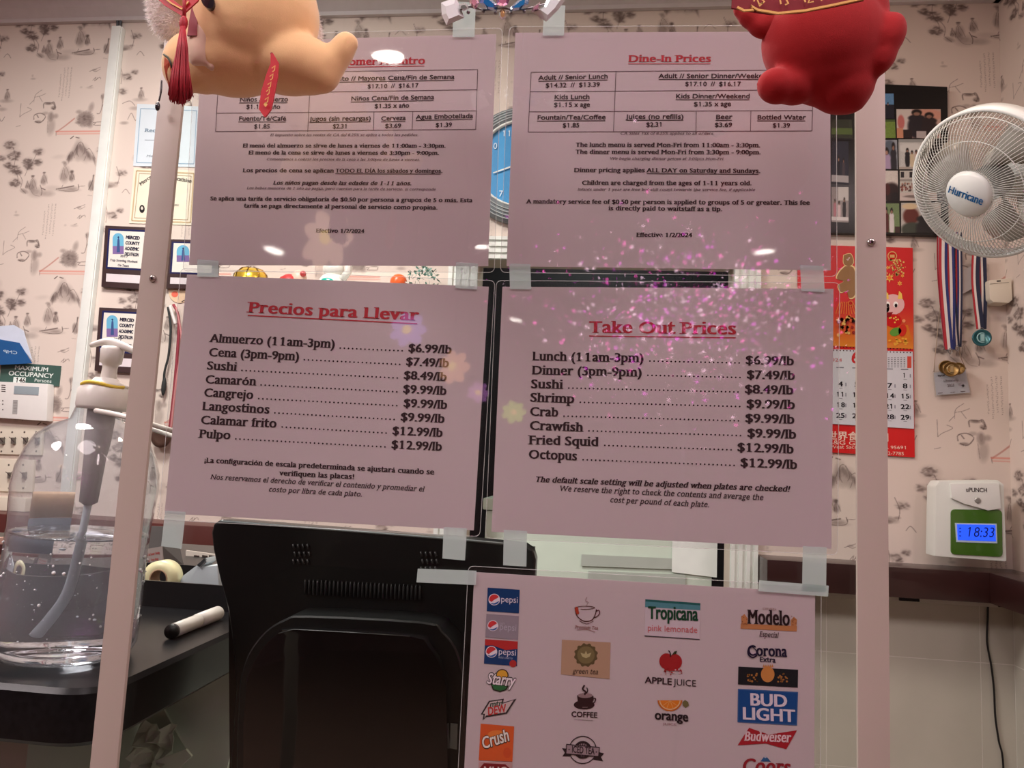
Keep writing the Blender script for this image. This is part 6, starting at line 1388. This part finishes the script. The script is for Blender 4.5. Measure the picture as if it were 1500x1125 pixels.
gem('side_gem', t, [(688, -6), (698, -8), (702, 6), (696, 14), (688, 6)], (214, 150, 166), .005, 'pink gem'); gem('side_gem', t, [(780, 10), (792, 2), (790, 14), (778, 18)], (196, 140, 160), .005, 'pink gem')
gem('side_gem', t, [(672, 6), (682, 4), (688, 12), (680, 16), (672, 14)], (130, 134, 130), .005, 'grey gem'); gem('center_gem', t, [(724, -10), (750, -10), (744, 6), (736, 10), (728, 6)], (206, 130, 160), .006, 'pink central gem')
gem('wing_tip', t, [(646, 4), (668, -4), (676, 14), (680, 26), (654, 37), (647, 22)], (240, 244, 244), .004, 'white iridescent wing tip', .1); gem('wing_tip', t, [(832, -6), (806, -10), (796, 10), (780, 18), (800, 32), (818, 14)], (236, 244, 244), .004, 'white iridescent wing tip', .1)
for x, y in ((708, 17), (768, 17), (686, 18), (786, 17), (726, 19), (748, 19)): Acc().ell(at(x, y, YP), (.0015, .0015, .0015), m_pin, 8, 6).build('metal_bead', t)
Acc().tube([at(x, y, YP) for x, y in spline([Vector((x, y, 0)) for x, y in [(660, 6), (690, 10), (712, 16), (736, 12), (760, 16), (784, 10), (812, 2)]])] if False else [at(v.x, v.y, YP + .001) for v in spline([(660, 6, 0), (690, 10, 0), (712, 15, 0), (736, 12, 0), (760, 15, 0), (784, 10, 0), (812, 2, 0)])], .0009, m_pin, 6).build('wire_frame', t)
c = at(738, -12, YP); Acc().tube([c, c + Vector((0, 0, .14))], .0008, m_pin, 5).build('hanging_wire', t)
# a ceiling-hung rod carries the three hanging things
rz = at(370, -60, -.11).z + .16
t = thing('hanging_rod', 'white rod above the screen from which the plush toys and the ornament hang', 'rod', (0, -.1, rz))
Acc().tube([(-.5, -.1, rz), (.4, -.1, rz)], .006, m_white, 12).build('rod', t)
for x in (-.45, .35): Acc().tube([(x, -.1, rz), (x, -.1, CEIL)], .003, m_white, 8).build('hanger', t)

# ================================================================== DINING SIDE: lamps and added glowing flowers seen in the shine of the sheets
m_down = lamp_mat('downlight_glow', (255, 250, 240), 26)
DL = ['downlight reflected brightly in the upper left sheet', 'second downlight back, reflected small at the foot of the upper left sheet', 'farthest downlight of the dining room, reflected low', 'downlight near the right dining wall', 'downlight near the left dining wall']
for (x, y, r) in [(-.902, -2.172, .066), (-.922, -4.879, .07), (-.948, -7.79, .08), (1.2, -4.9, .07), (-2.6, -4.9, .07)]:
    t = thing('downlight', DL.pop(0), 'light', (x, y, CEIL - .012), 'dining room downlights')
    Acc().lathe((x, y, CEIL - .012), [(r + .02, .012), (r + .02, .002), (r, 0), (r, .010)], m_white, 32, caps=False).build('trim_ring', t)
    Acc().lathe((x, y, CEIL - .006), [(r, 0), (0, -.001)], m_down, 32, caps=False).build('diffuser', t)
m_fl = [lamp_mat('fairy_pink', (255, 90, 190), 12), lamp_mat('fairy_magenta', (230, 60, 220), 12), lamp_mat('fairy_white', (255, 210, 235), 13)]
t = thing('light_tree', 'twiggy tree of pink fairy lights on the dining side, seen only as reflected sparkle', 'lamp', (.24, -1.5, 0))
Acc().tube([(.24, -1.5, 0), (.24, -1.5, CZ + .3)], .006, k_dk, 8).build('trunk', t); Acc().lathe((.24, -1.5, 0), [(.15, 0), (.15, .03), (.02, .04)], m_white, 24).build('foot', t)
for k in range(16):
    th = rng.rand() * 6.28; z_ = CZ + .1 + .35 * k / 16; L_ = .15 + rng.rand() * .3; Acc().tube([(.24, -1.5, z_ - .1), (.24 + L_ * .5 * math.cos(th), -1.5 + L_ * .3 * math.sin(th), z_ + .06), (.24 + L_ * math.cos(th), -1.5 + L_ * .5 * math.sin(th), z_ + .2)], .0018, k_dk, 5).build('branch', t)
a = Acc()
for i in range(1000):
    x = .26 + rng.randn() * .22; z_ = CZ + .46 + rng.randn() * .12; y = -1.5 + rng.randn() * .12; s_ = .0015 + .0035 * rng.rand() ** 2; a.ell((x, y, z_), (s_, s_, s_), m_fl[i % 3], 6, 4)
a.build('light_points', t, kind='stuff')
t = None
for (nm, lb, px_, py_, rgb, r) in [('glowing_flower', 'lilac glowing flower added on the dining side for its reflection', 600, 485, (170, 140, 230), .055), ('glowing_flower', 'peach glowing flower added on the dining side for its reflection', 668, 540, (250, 180, 130), .045), ('glowing_flower', 'violet and yellow glowing flower added on the dining side for its reflection', 702, 575, (190, 120, 190), .032), ('glowing_flower', 'lime green glowing flower added on the dining side for its reflection', 752, 606, (190, 230, 70), .036), ('glowing_flower', 'cream glowing flower added on the dining side for its reflection', 480, 352, (240, 200, 170), .085)]:  # flowers added and made to glow so the sheets reflect their colours
    p = at(px_, py_, 1.5); c = Vector((p.x, -1.5, p.z)); t = thing(nm, lb, 'lamp', c, 'glowing flowers added on the dining side')
    ml_ = lamp_mat('flower_glow_%d' % px_, rgb, 3.0)
    for k in range(7):
        th = k * .9; a = Acc(); a.ell(c + Vector((r * .6 * math.cos(th), rng.rand() * .02, r * .6 * math.sin(th))), (r * .42, r * .15, r * .3), ml_, 12, 8, Matrix.Rotation(-th, 3, 'Y')); a.build('petal', t)
    Acc().ell(c + Vector((0, .02, 0)), (r * .25,) * 3, lamp_mat('flower_heart_%d' % px_, (255, 220, 120), 4), 10, 8).build('heart', t)
    Acc().tube([c, Vector((c.x, c.y, CEIL))], .0012, k_dk, 5).build('cord', t)

bpy.data.objects.remove(_co, do_unlink=True)
